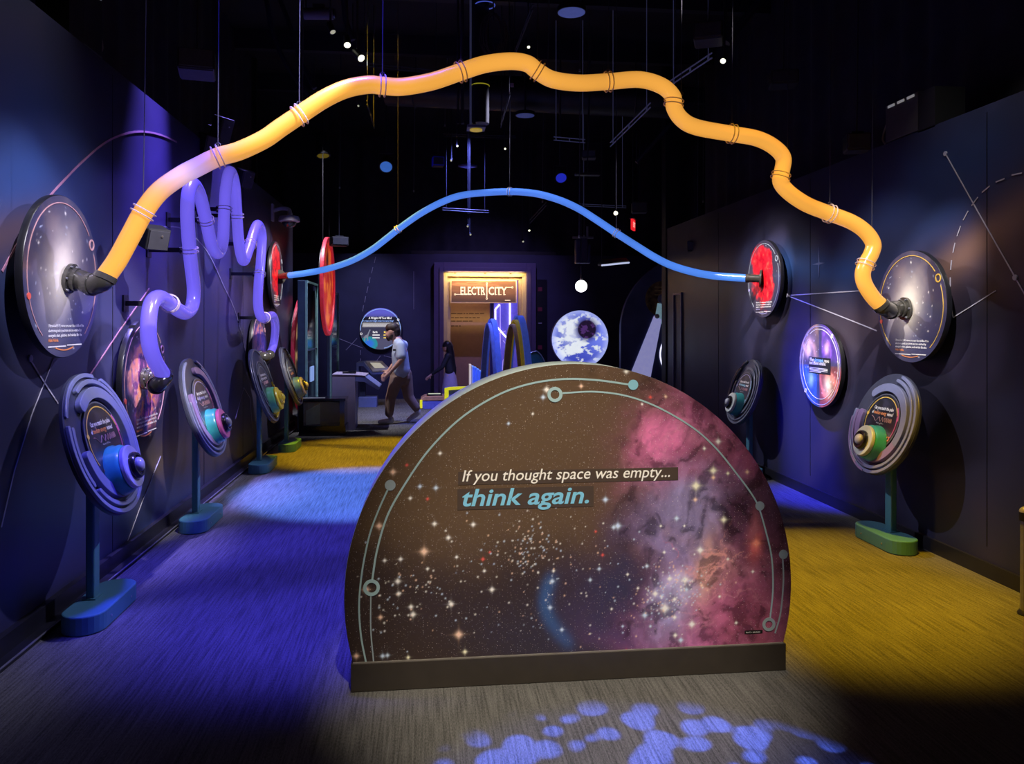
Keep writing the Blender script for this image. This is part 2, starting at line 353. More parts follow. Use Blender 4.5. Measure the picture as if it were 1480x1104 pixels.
PL = [(*Lw(240, 330), 0.9, 0.9, 0, (0.075, 0.055, 0.24), 0.9), (*Lw(350, 360), 1.1, 0.9, 0, (0.07, 0.052, 0.22), 0.85), (*Lw(180, 470), 0.8, 0.5, 0, (0.045, 0.045, 0.13), 0.8), (*Lw(60, 280), 0.8, 0.5, 0.2, (0.024, 0.070, 0.24), 0.85), (*Lw(20, 335), 0.5, 0.12, 0.35, (0.16, 0.09, 0.08), 0.7),  # violet patches: glow around the tube put into the mural colour
      (*Lw(225, 670), 0.9, 0.16, 0, (0.13, 0.09, 0.03), 0.55), (*Lw(330, 650), 1.6, 0.15, 0.05, (0.12, 0.09, 0.03), 0.4),
      (*Lw(250, 760), 1.4, 0.22, 0, (0.015, 0.045, 0.20), 0.8), (*Lw(250, 400), 1.0, 0.3, 0.2, (0.05, 0.06, 0.16), 0.5), (*Lw(60, 800), 0.8, 0.2, 0, (0.02, 0.04, 0.2), 0.5)]
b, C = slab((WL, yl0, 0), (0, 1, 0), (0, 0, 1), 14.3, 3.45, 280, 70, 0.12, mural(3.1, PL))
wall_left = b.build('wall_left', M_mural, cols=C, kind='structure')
YR = 11.75
def Rw(px, py): p = onX(px, py, WR); return (YR - p.y, p.z)
PR = [(*Rw(1185, 385), 1.0, 0.16, -0.12, (0.02, 0.08, 0.26), 0.95), (*Rw(1400, 360), 0.7, 0.13, 0.45, (0.22, 0.12, 0.08), 0.75),
      (*Rw(1330, 280), 1.2, 0.35, 0.1, (0.02, 0.06, 0.22), 0.7), (*Rw(1000, 400), 1.2, 0.25, 0, (0.05, 0.055, 0.11), 0.6),
      (*Rw(1060, 380), 1.0, 0.2, 0, (0.08, 0.10, 0.25), 0.5), (*Rw(1300, 440), 0.8, 0.2, 0.2, (0.10, 0.06, 0.08), 0.4), (*Rw(1200, 470), 1, 0.2, 0, (0.07, 0.05, 0.06), 0.5)]
b, C = slab((WR, YR, 0), (0, -1, 0), (0, 0, 1), 13.25, 3.15, 280, 66, 0.12, mural(8.7, PR))
wall_right = b.build('wall_right', M_mural, cols=C, kind='structure')

def stroke(name, pts, w, axis_x, m, parent, label=None):     # a thin printed/painted strip lying on a side wall
    s = 1 if axis_x < 0 else -1; b = MB(); P = [Vector(p) for p in pts]
    for i, p in enumerate(P):
        t = (P[min(i + 1, len(P) - 1)] - P[max(0, i - 1)]).normalized(); n = Vector((1, 0, 0)).cross(t) * w / 2
        b.v += [p + n + Vector((s * 0.002, 0, 0)), p - n + Vector((s * 0.002, 0, 0)), p - n + Vector((s * 0.005, 0, 0)), p + n + Vector((s * 0.005, 0, 0))]
    for i in range(len(P) - 1): b.f += [(i * 4 + k, i * 4 + (k + 1) % 4, i * 4 + 4 + (k + 1) % 4, i * 4 + 4 + k) for k in range(4)]
    b.f += [(0, 1, 2, 3), tuple((len(P) - 1) * 4 + k for k in (3, 2, 1, 0))]
    return b.build(name, m, parent, label=label)
M_line = mat('mural_line_pale', (0.42, 0.40, 0.50), 0.5)
M_pink = mat('mural_line_pink', (0.42, 0.20, 0.32), 0.5)
M_dot = mat('mural_dot_grey', (0.42, 0.43, 0.55), 0.5)
def wl(pts, m=M_line, w=0.008, name='mural_line', sm=False):
    P = [onX(x, y, WL) for x, y in pts]; P = smooth_path(P, 5) if sm else P
    stroke(name, P, w, -1, m, wall_left)
def wr(pts, m=M_line, w=0.009, name='mural_line', sm=False):
    P = [onX(x, y, WR) for x, y in pts]; P = smooth_path(P, 5) if sm else P
    stroke(name, P, w, 1, m, wall_right)
def dot(px, py, X, r, parent, m=None):
    p = onX(px, py, X); s = 1 if X < 0 else -1
    MB().cyl(p + Vector((s * 0.001, 0, 0)), p + Vector((s * 0.008, 0, 0)), r, n=20).build('mural_dot', m or M_dot, parent)
wl([(2, 392), (22, 356), (44, 320), (67, 288), (95, 257), (120, 232), (150, 207), (178, 194), (205, 190), (232, 195), (255, 205)], M_pink, 0.014, sm=True)
wl([(130, 541), (172, 478), (215, 417)], M_pink, 0.010)
wl([(224, 328), (264, 331), (298, 362), (322, 411), (341, 454), (356, 515)], M_line, 0.009, sm=True)
wl([(43, 520), (62, 551), (83, 583)], M_line, 0.010)
wl([(78, 515), (45, 600), (20, 680), (1, 762)], M_line, 0.007)
wl([(232, 659), (205, 725), (190, 766), (165, 830)], M_line, 0.007)
wl([(340, 605), (352, 560), (361, 575), (366, 640)], M_line, 0.006)
dot(43, 518, WL, 0.020, wall_left)
wr([(1367, 222), (1418, 313), (1468, 401), (1482, 426)], w=0.008)
wr([(1138, 427), (1200, 423), (1262, 419)]); wr([(1138, 427), (1200, 451), (1268, 478)])
wr([(1378, 459), (1410, 439), (1440, 420)], w=0.007)
for a, bb in (((1478, 250), (1463, 253)), ((1453, 258), (1440, 263)), ((1431, 269), (1420, 278)), ((1414, 285), (1405, 297)), ((1400, 305), (1393, 318)), ((1389, 327), (1384, 341)), ((1381, 351), (1378, 365)), ((1376, 376), (1374.5, 390)), ((1374, 401), (1374, 414)), ((1374, 424), (1375, 437)), ((1376, 447), (1378, 458))):
    wr([a, bb], w=0.008, name='mural_dash')
dot(1367, 222, WR, 0.017, wall_right); dot(1468, 401, WR, 0.019, wall_right); dot(1138, 427, WR, 0.020, wall_right)
M_starb = mat('mural_star_blue', (0.20, 0.26, 0.50), 0.5)
for (hx, hy) in ((0, 1), (1, 0)):
    c = onX(1184, 381, WR); b = MB(); L = 0.17 if hy else 0.13; d = Vector((0, hx, hy)) * L; n = Vector((0, hy, hx)) * 0.012; t = Vector((-0.004 - 0.001 * hx, 0, 0))
    b.add([c + d + t, c + n + t, c - d * 0.8 + t, c - n + t, c + d, c + n, c - d * 0.8, c - n], [(0, 1, 2, 3), (7, 6, 5, 4), (0, 4, 5, 1), (1, 5, 6, 2), (2, 6, 7, 3), (3, 7, 4, 0)])
    b.build('mural_star_ray', M_starb, wall_right)
# vertical panel joints of the printed walls
M_seam = mat('panel_joint', (0.004, 0.004, 0.006), 0.4)
for y in (1.2, 3.4, 5.6, 7.8, 9.4, 11.0): MB().box((WL + 0.001, y, 1.75), (0.003, 0.006, 3.3)).build('panel_joint', M_seam, wall_left)
for y in (2.4, 4.8, 7.2, 9.6): MB().box((WR - 0.001, y, 1.65), (0.003, 0.006, 2.9)).build('panel_joint', M_seam, wall_right)
MB().box((WL + 0.02, 5.65, 0.06), (0.04, 14.3, 0.12)).box((WL + 0.05, 5.65, 0.012), (0.10, 14.3, 0.024)).build('baseboard_left', M_base, kind='structure')
MB().box((WR - 0.012, 5.1, 0.05), (0.024, 13.2, 0.10)).build('baseboard_right', M_base, kind='structure')
M_alu = mat('aluminium_edge', (0.30, 0.30, 0.36), 0.35, 0.6)
MB().box((WL + 0.105, 5.65, 0.026), (0.008, 14.3, 0.006)).build('trim_1', M_alu, kind='structure')
# tall end post of the right wall, its framed strip, and the dark drapes above both walls
MB().box((WR + 0.06, YR + 0.10, 2.95), (0.16, 0.20, 5.9)).build('trim_2', M_black, kind='structure')
fr = MB(); p0 = onX(986, 402, WR).y; p1 = onX(975, 402, WR).y
MB().box((WR - 0.012, p1, 1.05), (0.024, 0.03, 2.1)).box((WR - 0.012, p0, 1.05), (0.024, 0.03, 2.1)).box((WR - 0.012, (p0 + p1) / 2, 2.115), (0.024, abs(p1 - p0) + 0.03, 0.03)).build('trim_3', mat('frame_strip', (0.14, 0.13, 0.21), 0.4), kind='structure')
def drape(name, x, y0, y1, z0, z1, amp, pitch, along='y'):
    n = int(abs(y1 - y0) / pitch * 8); b = MB()
    for i in range(n + 1):
        t = y0 + (y1 - y0) * i / n; o = amp * math.sin(2 * PI * t / pitch) * (0.6 + 0.4 * math.sin(t * 3.1))
        for z in (z0, z1): b.v.append(Vector((x + o, t, z)) if along == 'y' else Vector((t, x + o, z)))
    b.f = [(2 * i, 2 * i + 2, 2 * i + 3, 2 * i + 1) for i in range(n)]
    return b.build(name, M_curtain, smooth=True, kind='structure')
drape('wall_upper_left', -2.75, -1.5, 12.6, 2.9, 5.9, 0.035, 0.42)
drape('wall_upper_right', 4.35, -1.5, 11.8, 2.6, 5.9, 0.035, 0.42)
MB().box((-2.9, 5.5, 2.95), (0.1, 14.5, 5.9)).build('wall_outer_left', M_black, kind='structure')
MB().box((4.5, 5.1, 2.95), (0.1, 13.8, 5.9)).build('wall_outer_right', M_black, kind='structure')
MB().box((1.0, -3.0, 2.95), (9, 0.1, 5.9)).build('wall_front', M_black, kind='structure')

# ---- the back wall at the end of the hall with the portal
YB = 17.3
pL = onY(627, 380, YB); pR = onY(773, 382, YB); ztop = pL.z; pxL, pxR = pL.x, pR.x
BW = MB()
BW.box(((-5 + pxL) / 2, YB + 0.1, 1.6), (5 + pxL, 0.2, 3.2)); BW.build('wall_back_left', M_back, kind='structure')
MB().box(((7.5 + pxR) / 2, YB + 0.1, 1.6), (7.5 - pxR, 0.2, 3.2)).build('wall_back_right', M_back, kind='structure')
MB().box(((pxL + pxR) / 2, YB + 0.1, (3.2 + ztop) / 2 - 0.02), (pxR - pxL, 0.2, max(0.05, 3.2 - ztop) + 0.06)).build('wall_back_lintel', M_back, kind='structure')
MB().box((1.2, YB + 2.6, 2.95), (13, 0.2, 5.9)).build('wall_back', M_black, kind='structure')
MB().box((-5.0, 15, 2.95), (0.2, 5.6, 5.9)).build('wall_far_left', M_black, kind='structure')
MB().box((7.5, 15, 2.95), (0.2, 8, 5.9)).build('wall_far_right', M_black, kind='structure')
MB().box((-3.7, 12.75, 2.95), (2.0, 0.1, 5.9)).build('wall_step_left', M_black, kind='structure')
drape('wall_upper_back', YB + 0.5, -5, 7.4, 3.1, 5.9, 0.05, 0.6, 'x')

# portal: stepped frame, yellow inner trim, ELECTRICITY sign, the room behind
port = thing('doorway_portal', 'tall stepped doorway at the hall end around the ELECTRICITY sign, purple outside, golden inside', 'doorway', (0.5 * (pxL + pxR), YB, 0))
M_pf = mat('portal_purple', (0.10, 0.075, 0.16), 0.45, var=0.05)
M_pg = mat('portal_cream', (0.50, 0.40, 0.24), 0.45, var=0.05)
def jamb(name, x0, x1, zt, w, y, d, m):   # inverted U
    MB().box((x0 + w / 2, y, zt / 2), (w, d, zt)).box((x1 - w / 2, y, zt / 2), (w, d, zt)).box(((x0 + x1) / 2, y, zt - w / 2), (x1 - x0 - 2 * w, d, w)).build(name, m, port, bevel=0.006)
S = YB / F
iL = onY(641, 393, YB); iR = onY(760, 397, YB)
w1 = iL.x - pxL
jamb('outer_frame', pxL, pxR, ztop, w1, YB - 0.02, 0.36, M_pf)
jamb('outer_step', pxL + w1 * 0.55, pxR - w1 * 0.55, ztop - w1 * 0.5, w1 * 0.45, YB - 0.22, 0.06, M_pf)
x0, x1, zt = pxL + w1, pxR - w1, ztop - w1
jamb('inner_frame', x0, x1, zt, 0.085, YB + 0.02, 0.26, M_pg)
jamb('inner_step', x0 + 0.085, x1 - 0.085, zt - 0.085, 0.07, YB + 0.10, 0.22, M_pg)
MB().box(((x0 + x1) / 2, YB - 0.09, zt - 0.012), (x1 - x0 - 0.2, 0.03, 0.014)).build('light_strip', glow('strip_warm', (1.0, 0.72, 0.30), 2.5), port, label='warm light strip under the lintel')
for x in (x0 + 0.25, (x0 + x1) / 2, x1 - 0.35): MB().box((x, YB - 0.13, zt - 0.02), (0.05, 0.02, 0.02)).build('clip', M_black, port)
l = bpy.data.lights.new('portal_lamp', 'AREA'); l.shape = 'RECTANGLE'; l.size = x1 - x0 - 0.2; l.size_y = 0.05; l.energy = 26; l.color = (1.0, 0.70, 0.28)
lo = bpy.data.objects.new('portal_lamp', l); COL.objects.link(lo); lo.location = ((x0 + x1) / 2, YB - 0.30, zt + 0.0); lo.rotation_euler = (0.45, 0, 0)
# hanging sign
sg = [onY(651, 404, YB - 0.12), onY(747, 438, YB - 0.12)]
sc_ = (sg[0] + sg[1]) / 2; sw, sh = sg[1].x - sg[0].x, sg[0].z - sg[1].z
sign = thing('hanging_sign', 'brown rectangular sign reading ELECTRICITY with a cream border in the golden doorway', 'sign', M=frame(sc_, Vector((1, 0, 0)), Vector((0, 0, 1)), Vector((0, -1, 0))))
def print_rect(w, h, nx, ny, fn, z=0.0):
    X, Y = np.meshgrid(np.linspace(-w / 2, w / 2, nx + 1), np.linspace(-h / 2, h / 2, ny + 1)); x = X.ravel(); y = Y.ravel(); k = nx + 1
    b = MB(); b.v = [Vector((a, c, z)) for a, c in zip(x, y)]; b.f = [(j * k + i, j * k + i + 1, (j + 1) * k + i + 1, (j + 1) * k + i) for j in range(ny) for i in range(nx)]
    return b, fn(x, y)
M_print = paint_mat('printed_panel', 0.4, 0.2)
M_prints = paint_mat('self_lit_print', 0.4, 0.0, emit=0.55)
def signcol(x, y):
    n = fbm(x * 2 + 5, y * 14 + 2, 4); C = const(x, (0.16, 0.075, 0.045)); C = mixc(C, (0.36, 0.16, 0.09), sst(0.5, 0.75, n) * sst(-0.1, 0.25, y)); return mixc(C, (0.07, 0.04, 0.035), sst(0.0, -0.25, y))
MB().box((0, 0, -0.025), (sw, sh, 0.04)).build('sign_board', mat('sign_cream', (0.72, 0.55, 0.36), 0.5), sign, local=True)
b, C = print_rect(sw - 0.05, sh - 0.05, 60, 24, signcol, -0.001); b.build('sign_print', M_prints, sign, local=True, cols=C)
M_cream = glow('letter_cream', (0.95, 0.80, 0.60), 0.75)
Wt = sw * 0.70
text('ELECTR', 0.25, 'lettering', M_cream, sign, -Wt / 2, -0.075, 0.004, bold=0.006, width=Wt * 0.535)
text('CITY', 0.25, 'lettering', M_cream, sign, Wt / 2 - Wt * 0.40, -0.075, 0.004, bold=0.006, width=Wt * 0.40)
xI = -Wt / 2 + Wt * 0.565
b = MB().box((xI, 0.01, 0.005), (0.022, 0.30, 0.004)); b.arc(0.010, 0.022, 0, 2 * PI, 0.003, 0.007, 16, (xI, 0.18)); b.arc(0.010, 0.022, 0, 2 * PI, 0.003, 0.007, 16, (xI, -0.16))
b.build('circuit_ornament', M_cream, sign, local=True); b = MB()
b.box((-Wt / 2 - 0.05, -0.068, 0.005), (0.10, 0.014, 0.004)).arc(0.010, 0.022, 0, 2 * PI, 0.003, 0.007, 16, (-Wt / 2 - 0.12, -0.068))
b.build('circuit_ornament', M_cream, sign, local=True); b = MB()
b.box((Wt / 2 + 0.04, 0.092, 0.005), (0.12, 0.014, 0.004)).arc(0.010, 0.022, 0, 2 * PI, 0.003, 0.007, 16, (Wt / 2 + 0.12, 0.092))
for i, xx in enumerate(np.linspace(-Wt / 2 + 0.035, Wt / 2 - 0.05, 11)):           # slab serifs
    if abs(xx - xI) > 0.05: MB().box((xx, -0.070, 0.005), (0.045, 0.012, 0.003)).build('serif', M_cream, sign, local=True)
b.build('circuit_ornament', M_cream, sign, local=True)
MB().box((sw * 0.36, -sh * 0.38, 0.003), (0.12, 0.018, 0.003)).build('sponsor_line', M_cream, sign, local=True)
for sx in (-1, 1): MB().cyl((sx * sw * 0.4, sh / 2, -0.02), (sx * sw * 0.4, sh / 2 + 0.12, -0.02), 0.006, n=8).build('hanger', M_alu, sign, local=True)
# room behind the portal
qx = onY(708, 460, YB + 1.4).x; q0 = onY(640, 460, YB + 1.4).x; vx = onY(752, 460, YB + 2.3).x + 0.25
quote = MB().box(((q0 - 0.6 + qx) / 2, YB + 1.45, 1.6), (qx - q0 + 0.6, 0.1, 3.2)).build('wall_quote', mat('quote_wall_tan', (0.40, 0.27, 0.20), 0.6, var=0.05), kind='structure')
M_ink = mat('quote_ink', (0.10, 0.06, 0.06), 0.6)
rs = random.Random(2)
for r_, (py, n) in enumerate(((453, 7), (459, 7), (464, 4), (471, 3))):
    p = onY(652, py, YB + 1.395); x = p.x
    b = MB()
    for _ in range(n):
        w = rs.uniform(0.04, 0.13); b.box((x + w / 2, YB + 1.397, p.z), (w, 0.004, 0.022)); x += w + 0.022
    b.build('quote_line', M_ink, quote)
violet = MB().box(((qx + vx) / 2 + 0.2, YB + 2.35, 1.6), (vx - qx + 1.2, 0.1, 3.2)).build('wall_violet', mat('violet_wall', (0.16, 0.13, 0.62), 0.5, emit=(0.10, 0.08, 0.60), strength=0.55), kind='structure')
neon = thing('neon_circuit_lines', 'white neon lines bent like a circuit on the violet wall behind the doorway', 'neon light', onY(725, 480, YB + 2.27))
M_neon = glow('neon_white', (1.0, 0.93, 1.0), 2.2); M_neon2 = glow('neon_violet', (0.55, 0.42, 1.0), 0.9)
def nl(pts, r, m, name='neon_tube'): MB().tube([onY(x, y, YB + 2.26) for x, y in pts], r, 6).build(name, m, neon)
nl([(722, 440), (716, 447), (716, 470), (735, 491), (736, 512)], 0.022, M_neon); nl([(737, 430), (737, 477)], 0.022, M_neon)
nl([(723, 440), (723, 530)], 0.010, M_neon2, 'neon_thread'); nl([(727, 492), (731, 497), (731, 515), (727, 521), (726, 535)], 0.007, M_neon2, 'neon_thread'); nl([(731, 478), (717, 484)], 0.006, M_neon2, 'neon_thread')
nl([(717, 510), (724, 510)], 0.008, M_neon2, 'neon_thread'); nl([(717, 513), (724, 513)], 0.008, M_neon2, 'neon_thread')
MB().box((onY(710, 470, YB + 1.9).x, YB + 1.95, 1.6), (0.06, 0.9, 3.2)).build('wall_divider', mat('divider_blue', (0.05, 0.05, 0.25), 0.5), kind='structure')
for nm, loc, e, c in (('quote_lamp', (q0 + 0.5, YB + 0.7, 2.9), 26, (1.0, 0.55, 0.25)), ('violet_lamp', (vx - 0.2, YB + 1.5, 2.8), 22, (0.35, 0.25, 1.0))):
    l = bpy.data.lights.new(nm, 'POINT'); l.energy = e; l.color = c; l.shadow_soft_size = 0.1; o = bpy.data.objects.new(nm, l); COL.objects.link(o); o.location = loc
MB().box(((pxL + pxR) / 2, YB + 1.2, 3.25), (pxR - pxL + 1, 2.2, 0.08)).build('ceiling_portal', M_black, kind='structure')
# notice strip right of the portal
ns = thing('notice_strip', 'narrow black panel with small red squares beside the golden doorway', 'panel', onY(783, 440, YB - 0.02))
a = onY(775, 400, YB - 0.03); c = onY(790, 545, YB - 0.03)
MB().box(((a.x + c.x) / 2, YB - 0.03, 1.35), (c.x - a.x, 0.05, 2.6)).build('strip_board', mat('strip_black', (0.008, 0.008, 0.02), 0.3), ns)
M_rs = mat('red_square', (0.20, 0.02, 0.05), 0.5)
for py, m in ((418, M_rs), (447, M_rs), (502, M_rs), (467, M_dot)):
    p = onY(780.5, py, YB - 0.06); MB().box(p, (0.09, 0.012, 0.09) if m is M_rs else (0.08, 0.012, 0.02)).build('square', m, ns)
# dashed lines of the mural on the back wall
bw = bpy.data.objects['wall_back_left']
def bl(a, c, w=0.014):
    A = onY(*a, YB - 0.004); B = onY(*c, YB - 0.004); MB().tube([A, B], w / 2, 4).build('mural_dash', M_line, bw)
for a, c in (((543, 371), (541, 380)), ((539, 386), (537, 395)), ((535, 401), (533.5, 409)), ((532, 414), (530, 423)), ((528.5, 428), (527, 437)), ((525.5, 441), (524, 450)), ((521, 506), (521, 513)), ((521, 518), (521, 524)), ((550, 514), (544, 522)), ((555, 514), (566, 517)), ((489, 489), (524, 503)), ((516, 489), (500, 506))): bl(a, c)
bl((598, 392), (598, 447), 0.008)
# ================================================================ THE DOME SIGN
YD = 3.62; DC = Vector((0.697, YD, 0.425)); DR = 1.075; TK = 0.27; PZ = 0.13
dome = thing('dome_sign', 'large half-round floor sign with a starry nebula print and the words think again', 'sign', M=frame((DC.x, YD, DC.z), Vector((1, 0, 0)), Vector((0, 0, 1)), Vector((0, -1, 0))))
zb = PZ - DC.z                                    # bottom edge in the sign's own height
half = math.acos(-zb / DR)                        # angle from straight down to the bottom corners
a0 = -PI / 2 + math.acos(-zb / DR); a1 = PI + PI / 2 - math.acos(-zb / DR)
NA = 120
arcp = [(DR * math.cos(a0 + (a1 - a0) * i / NA), DR * math.sin(a0 + (a1 - a0) * i / NA)) for i in range(NA + 1)]
MB().prism(arcp, TK - 0.004, z0=-TK).build('sign_body', mat('edge_pale_blue', (0.62, 0.76, 0.76), 0.4, var=0.03), dome, local=True)
def px_local(px, py): p = onY(px, py, YD); return (p.x - DC.x, p.z - DC.z)
def domecol(x, y):
    n = fbm(x * 2.2 + 3, y * 2.2 + 7, 6); m = fbm(x * 6 + 31, y * 6 + 11, 6); w1 = fbm(x * 3.1 + 70, y * 3.1 + 2, 5) - 0.5; w2 = fbm(x * 3.1 + 9, y * 3.1 + 80, 5) - 0.5
    r = np.abs(fbm(x * 4 + 60 + 1.5 * m, y * 4 + 5 + 1.5 * n, 5) - 0.5) * 2; f = fbm(x * 14 + 3 * n, y * 14 + 3 * m, 5)
    C = const(x, (0.120, 0.074, 0.044))  # veiling glare on the near-black print put in as brown, fading downward
    C = mixc(C, (0.046, 0.030, 0.027), sst(0.35, -0.05, y + 0.25 * (n - 0.5)))
    C = mixc(C, (0.038, 0.033, 0.058), 0.8 * sst(0.05, -0.25, y + 0.1 * (n - 0.5)) * sst(-0.75, 0.0, x))
    def blob(px, py, rx, ry, col, amt, a=0.0, warp=1.0, tex=1.0):      # places taken from the poster, in its own picture units
        nonlocal C
        cx, cy = px_local(px, py); rx /= 309.5; ry /= 309.5; xx = x + 0.22 * warp * w1; yy = y + 0.22 * warp * w2
        ca, sa = math.cos(a), math.sin(a); dx = (xx - cx) * ca + (yy - cy) * sa; dy = -(xx - cx) * sa + (yy - cy) * ca
        t = np.exp(-(dx / rx) ** 2 - (dy / ry) ** 2) * (1 - tex + tex * (0.15 + 0.95 * n + 0.75 * m)); C = mixc(C, col, np.clip(t * amt, 0, 1))
    blob(1050, 740, 130, 190, (0.15, 0.05, 0.09), 1.0, tex=0.4); blob(1125, 800, 60, 150, (0.10, 0.035, 0.05), 0.8, tex=0.3)
    blob(985, 640, 60, 55, (0.58, 0.13, 0.32), 1.0, 0.3); blob(1030, 600, 75, 32, (0.42, 0.10, 0.24), 1.0, -0.5); blob(955, 655, 30, 40, (0.62, 0.16, 0.34), 0.9); blob(1070, 650, 60, 50, (0.34, 0.08, 0.17), 0.9); blob(1015, 645, 30, 26, (0.70, 0.26, 0.42), 0.7)
    blob(945, 712, 34, 14, (0.46, 0.14, 0.24), 0.9); blob(1000, 715, 60, 22, (0.34, 0.13, 0.26), 0.8)
    blob(1020, 748, 62, 42, (0.26, 0.21, 0.40), 1.0); blob(985, 782, 50, 32, (0.21, 0.17, 0.34), 0.95); blob(925, 770, 40, 30, (0.09, 0.06, 0.13), 0.7)
    blob(1075, 770, 34, 60, (0.07, 0.028, 0.06), 0.95); blob(1100, 700, 28, 60, (0.13, 0.05, 0.08), 0.6)
    blob(1035, 880, 95, 60, (0.46, 0.12, 0.25), 1.15); blob(1000, 925, 80, 28, (0.45, 0.12, 0.28), 1.0); blob(1090, 900, 40, 50, (0.30, 0.07, 0.12), 0.8); blob(935, 925, 45, 28, (0.28, 0.08, 0.24), 0.9)
    blob(1022, 812, 22, 40, (0.85, 0.46, 0.38), 1.0); blob(1050, 815, 40, 18, (0.55, 0.24, 0.28), 0.9, -0.5); blob(975, 860, 34, 44, (0.36, 0.30, 0.56), 0.95); blob(990, 840, 18, 22, (0.60, 0.50, 0.75), 0.7)
    blob(900, 905, 60, 38, (0.13, 0.06, 0.16), 0.8); blob(880, 845, 60, 60, (0.048, 0.040, 0.085), 0.9); blob(1093, 790, 10, 22, (0.62, 0.12, 0.12), 0.95, warp=0.2, tex=0.2); blob(1088, 765, 9, 26, (0.30, 0.09, 0.12), 0.8, warp=0.3)
    cloud = sst(0.26, 0.45, x + 0.5 * w1 + 0.12 * y)
    C = C * (1 - (0.55 * sst(0.50, 0.85, f) * cloud)[:, None]) * (1 + (0.35 * sst(0.5, 0.1, f) * cloud)[:, None])
    for cxp, cyp, sx, sy, col, am, sh in ((1035, 815, 55, 45, (0.90, 0.40, 0.36), 0.75, 0.045), (1000, 650, 70, 60, (0.75, 0.30, 0.45), 0.45, 0.06), (960, 795, 45, 12, (0.60, 0.12, 0.22), 0.6, 0.09), (1030, 890, 90, 50, (0.75, 0.30, 0.42), 0.4, 0.07)):
        cx, cy = px_local(cxp, cyp); C = mixc(C, col, np.clip(am * np.exp(-(r / sh) ** 2) * np.exp(-((x - cx) / (sx / 309.5)) ** 2 - ((y - cy) / (sy / 309.5)) ** 2), 0, 1))
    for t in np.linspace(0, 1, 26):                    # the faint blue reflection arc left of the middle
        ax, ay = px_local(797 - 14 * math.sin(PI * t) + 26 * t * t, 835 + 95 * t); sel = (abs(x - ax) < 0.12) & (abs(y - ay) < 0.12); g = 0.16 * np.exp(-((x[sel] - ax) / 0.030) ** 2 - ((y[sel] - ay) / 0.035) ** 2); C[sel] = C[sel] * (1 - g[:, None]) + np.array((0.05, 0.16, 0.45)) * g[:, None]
    W = (1.0, 0.96, 0.93); O = (1.0, 0.66, 0.50); B = (0.65, 0.78, 1.0); Y = (1.0, 0.95, 0.70); R = (0.85, 0.12, 0.10)
    stars = [(613, 797, .018, O), (663, 917, .018, O), (628, 757, .010, W), (607, 703, .009, B), (593, 720, .008, W), (684, 758, .010, W), (648, 777, .010, W), (711, 852, .011, W), (529, 852, .015, O), (548, 760, .014, O),
             (575, 840, .012, W), (576, 858, .010, W), (594, 877, .010, W), (597, 888, .012, W), (652, 873, .012, W), (579, 808, .009, W), (556, 810, .008, W), (568, 682, .013, O), (636, 655, .008, W), (630, 705, .010, B), (618, 822, .007, W),
             (672, 942, .010, Y), (550, 892, .010, O), (790, 563, .013, W), (785, 574, .010, B), (735, 612, .007, B), (660, 805, .007, W), (700, 825, .007, W), (798, 840, .011, B), (795, 878, .010, B), (812, 910, .009, B), (800, 825, .007, W),
             (875, 722, .012, B), (893, 760, .015, B), (887, 762, .010, B), (1031, 680, .016, Y), (1031, 690, .010, O), (1006, 702, .020, Y), (1005, 722, .010, O), (978, 749, .011, B), (1046, 751, .014, Y), (1012, 795, .016, W), (1080, 682, .010, O), (1052, 684, .008, Y),
             (1038, 638, .013, W), (1018, 648, .008, W), (990, 838, .017, W), (968, 836, .012, W), (947, 858, .014, W), (961, 879, .021, W), (975, 866, .010, W), (992, 852, .010, B), (975, 892, .010, W), (932, 889, .013, B), (1000, 902, .016, W), (976, 918, .010, W),
             (984, 925, .012, B), (1093, 785, .022, (1.0, 0.32, 0.22)), (956, 862, .010, B), (1014, 846, .008, O), (935, 818, .009, B), (866, 822, .008, B), (853, 838, .008, B), (826, 946, .009, B), (905, 940, .007, R), (871, 802, .007, R), (861, 768, .006, R), (940, 574, .008, R),
             (698, 808, .008, R), (618, 721, .007, R), (708, 798, .006, R), (588, 672, .007, R), (840, 558, .009, O), (770, 598, .006, W), (905, 537, .010, W), (962, 573, .008, O), (928, 584, .006, W), (1052, 808, .007, W), (1088, 826, .007, W), (1040, 862, .007, W), (1064, 900, .007, W), (515, 948, .012, O),
             (590, 950, .008, Y), (553, 948, .010, B), (560, 947, .009, B), (760, 953, .010, W), (900, 905, .006, B), (884, 880, .006, W), (907, 830, .006, W), (955, 760, .006, W), (989, 760, .006, W), (960, 798, .007, W), (940, 905, .007, B), (922, 850, .006, W)]
    for px, py, rr, col in stars:
        lx, ly = px_local(px, py); glowat(C, x, y, lx, ly, rr * 1.25, col)
    g = np.random.default_rng(3)                     # the open cluster in the middle and the crowd near the bright stars
    for cx, cy, s, k in ((*px_local(765, 795), 0.085, 120), (*px_local(985, 845), 0.075, 110), (*px_local(955, 872), 0.06, 60), (*px_local(590, 860), 0.10, 50), (*px_local(850, 850), 0.28, 90), (*px_local(660, 860), 0.22, 60)):
        for _ in range(k): glowat(C, x, y, cx + g.normal() * s, cy + g.normal() * s * 0.75, 0.0032 + 0.0030 * g.random(), (W, B, O)[g.integers(3)], False)
    return C
NX, NR = 420, 0
xs = np.linspace(-1, 1, 521); ys = np.linspace(0, 1, 351)
b = MB(); V = []; ytop = lambda x: math.sqrt(max(DR * DR - x * x, 0))
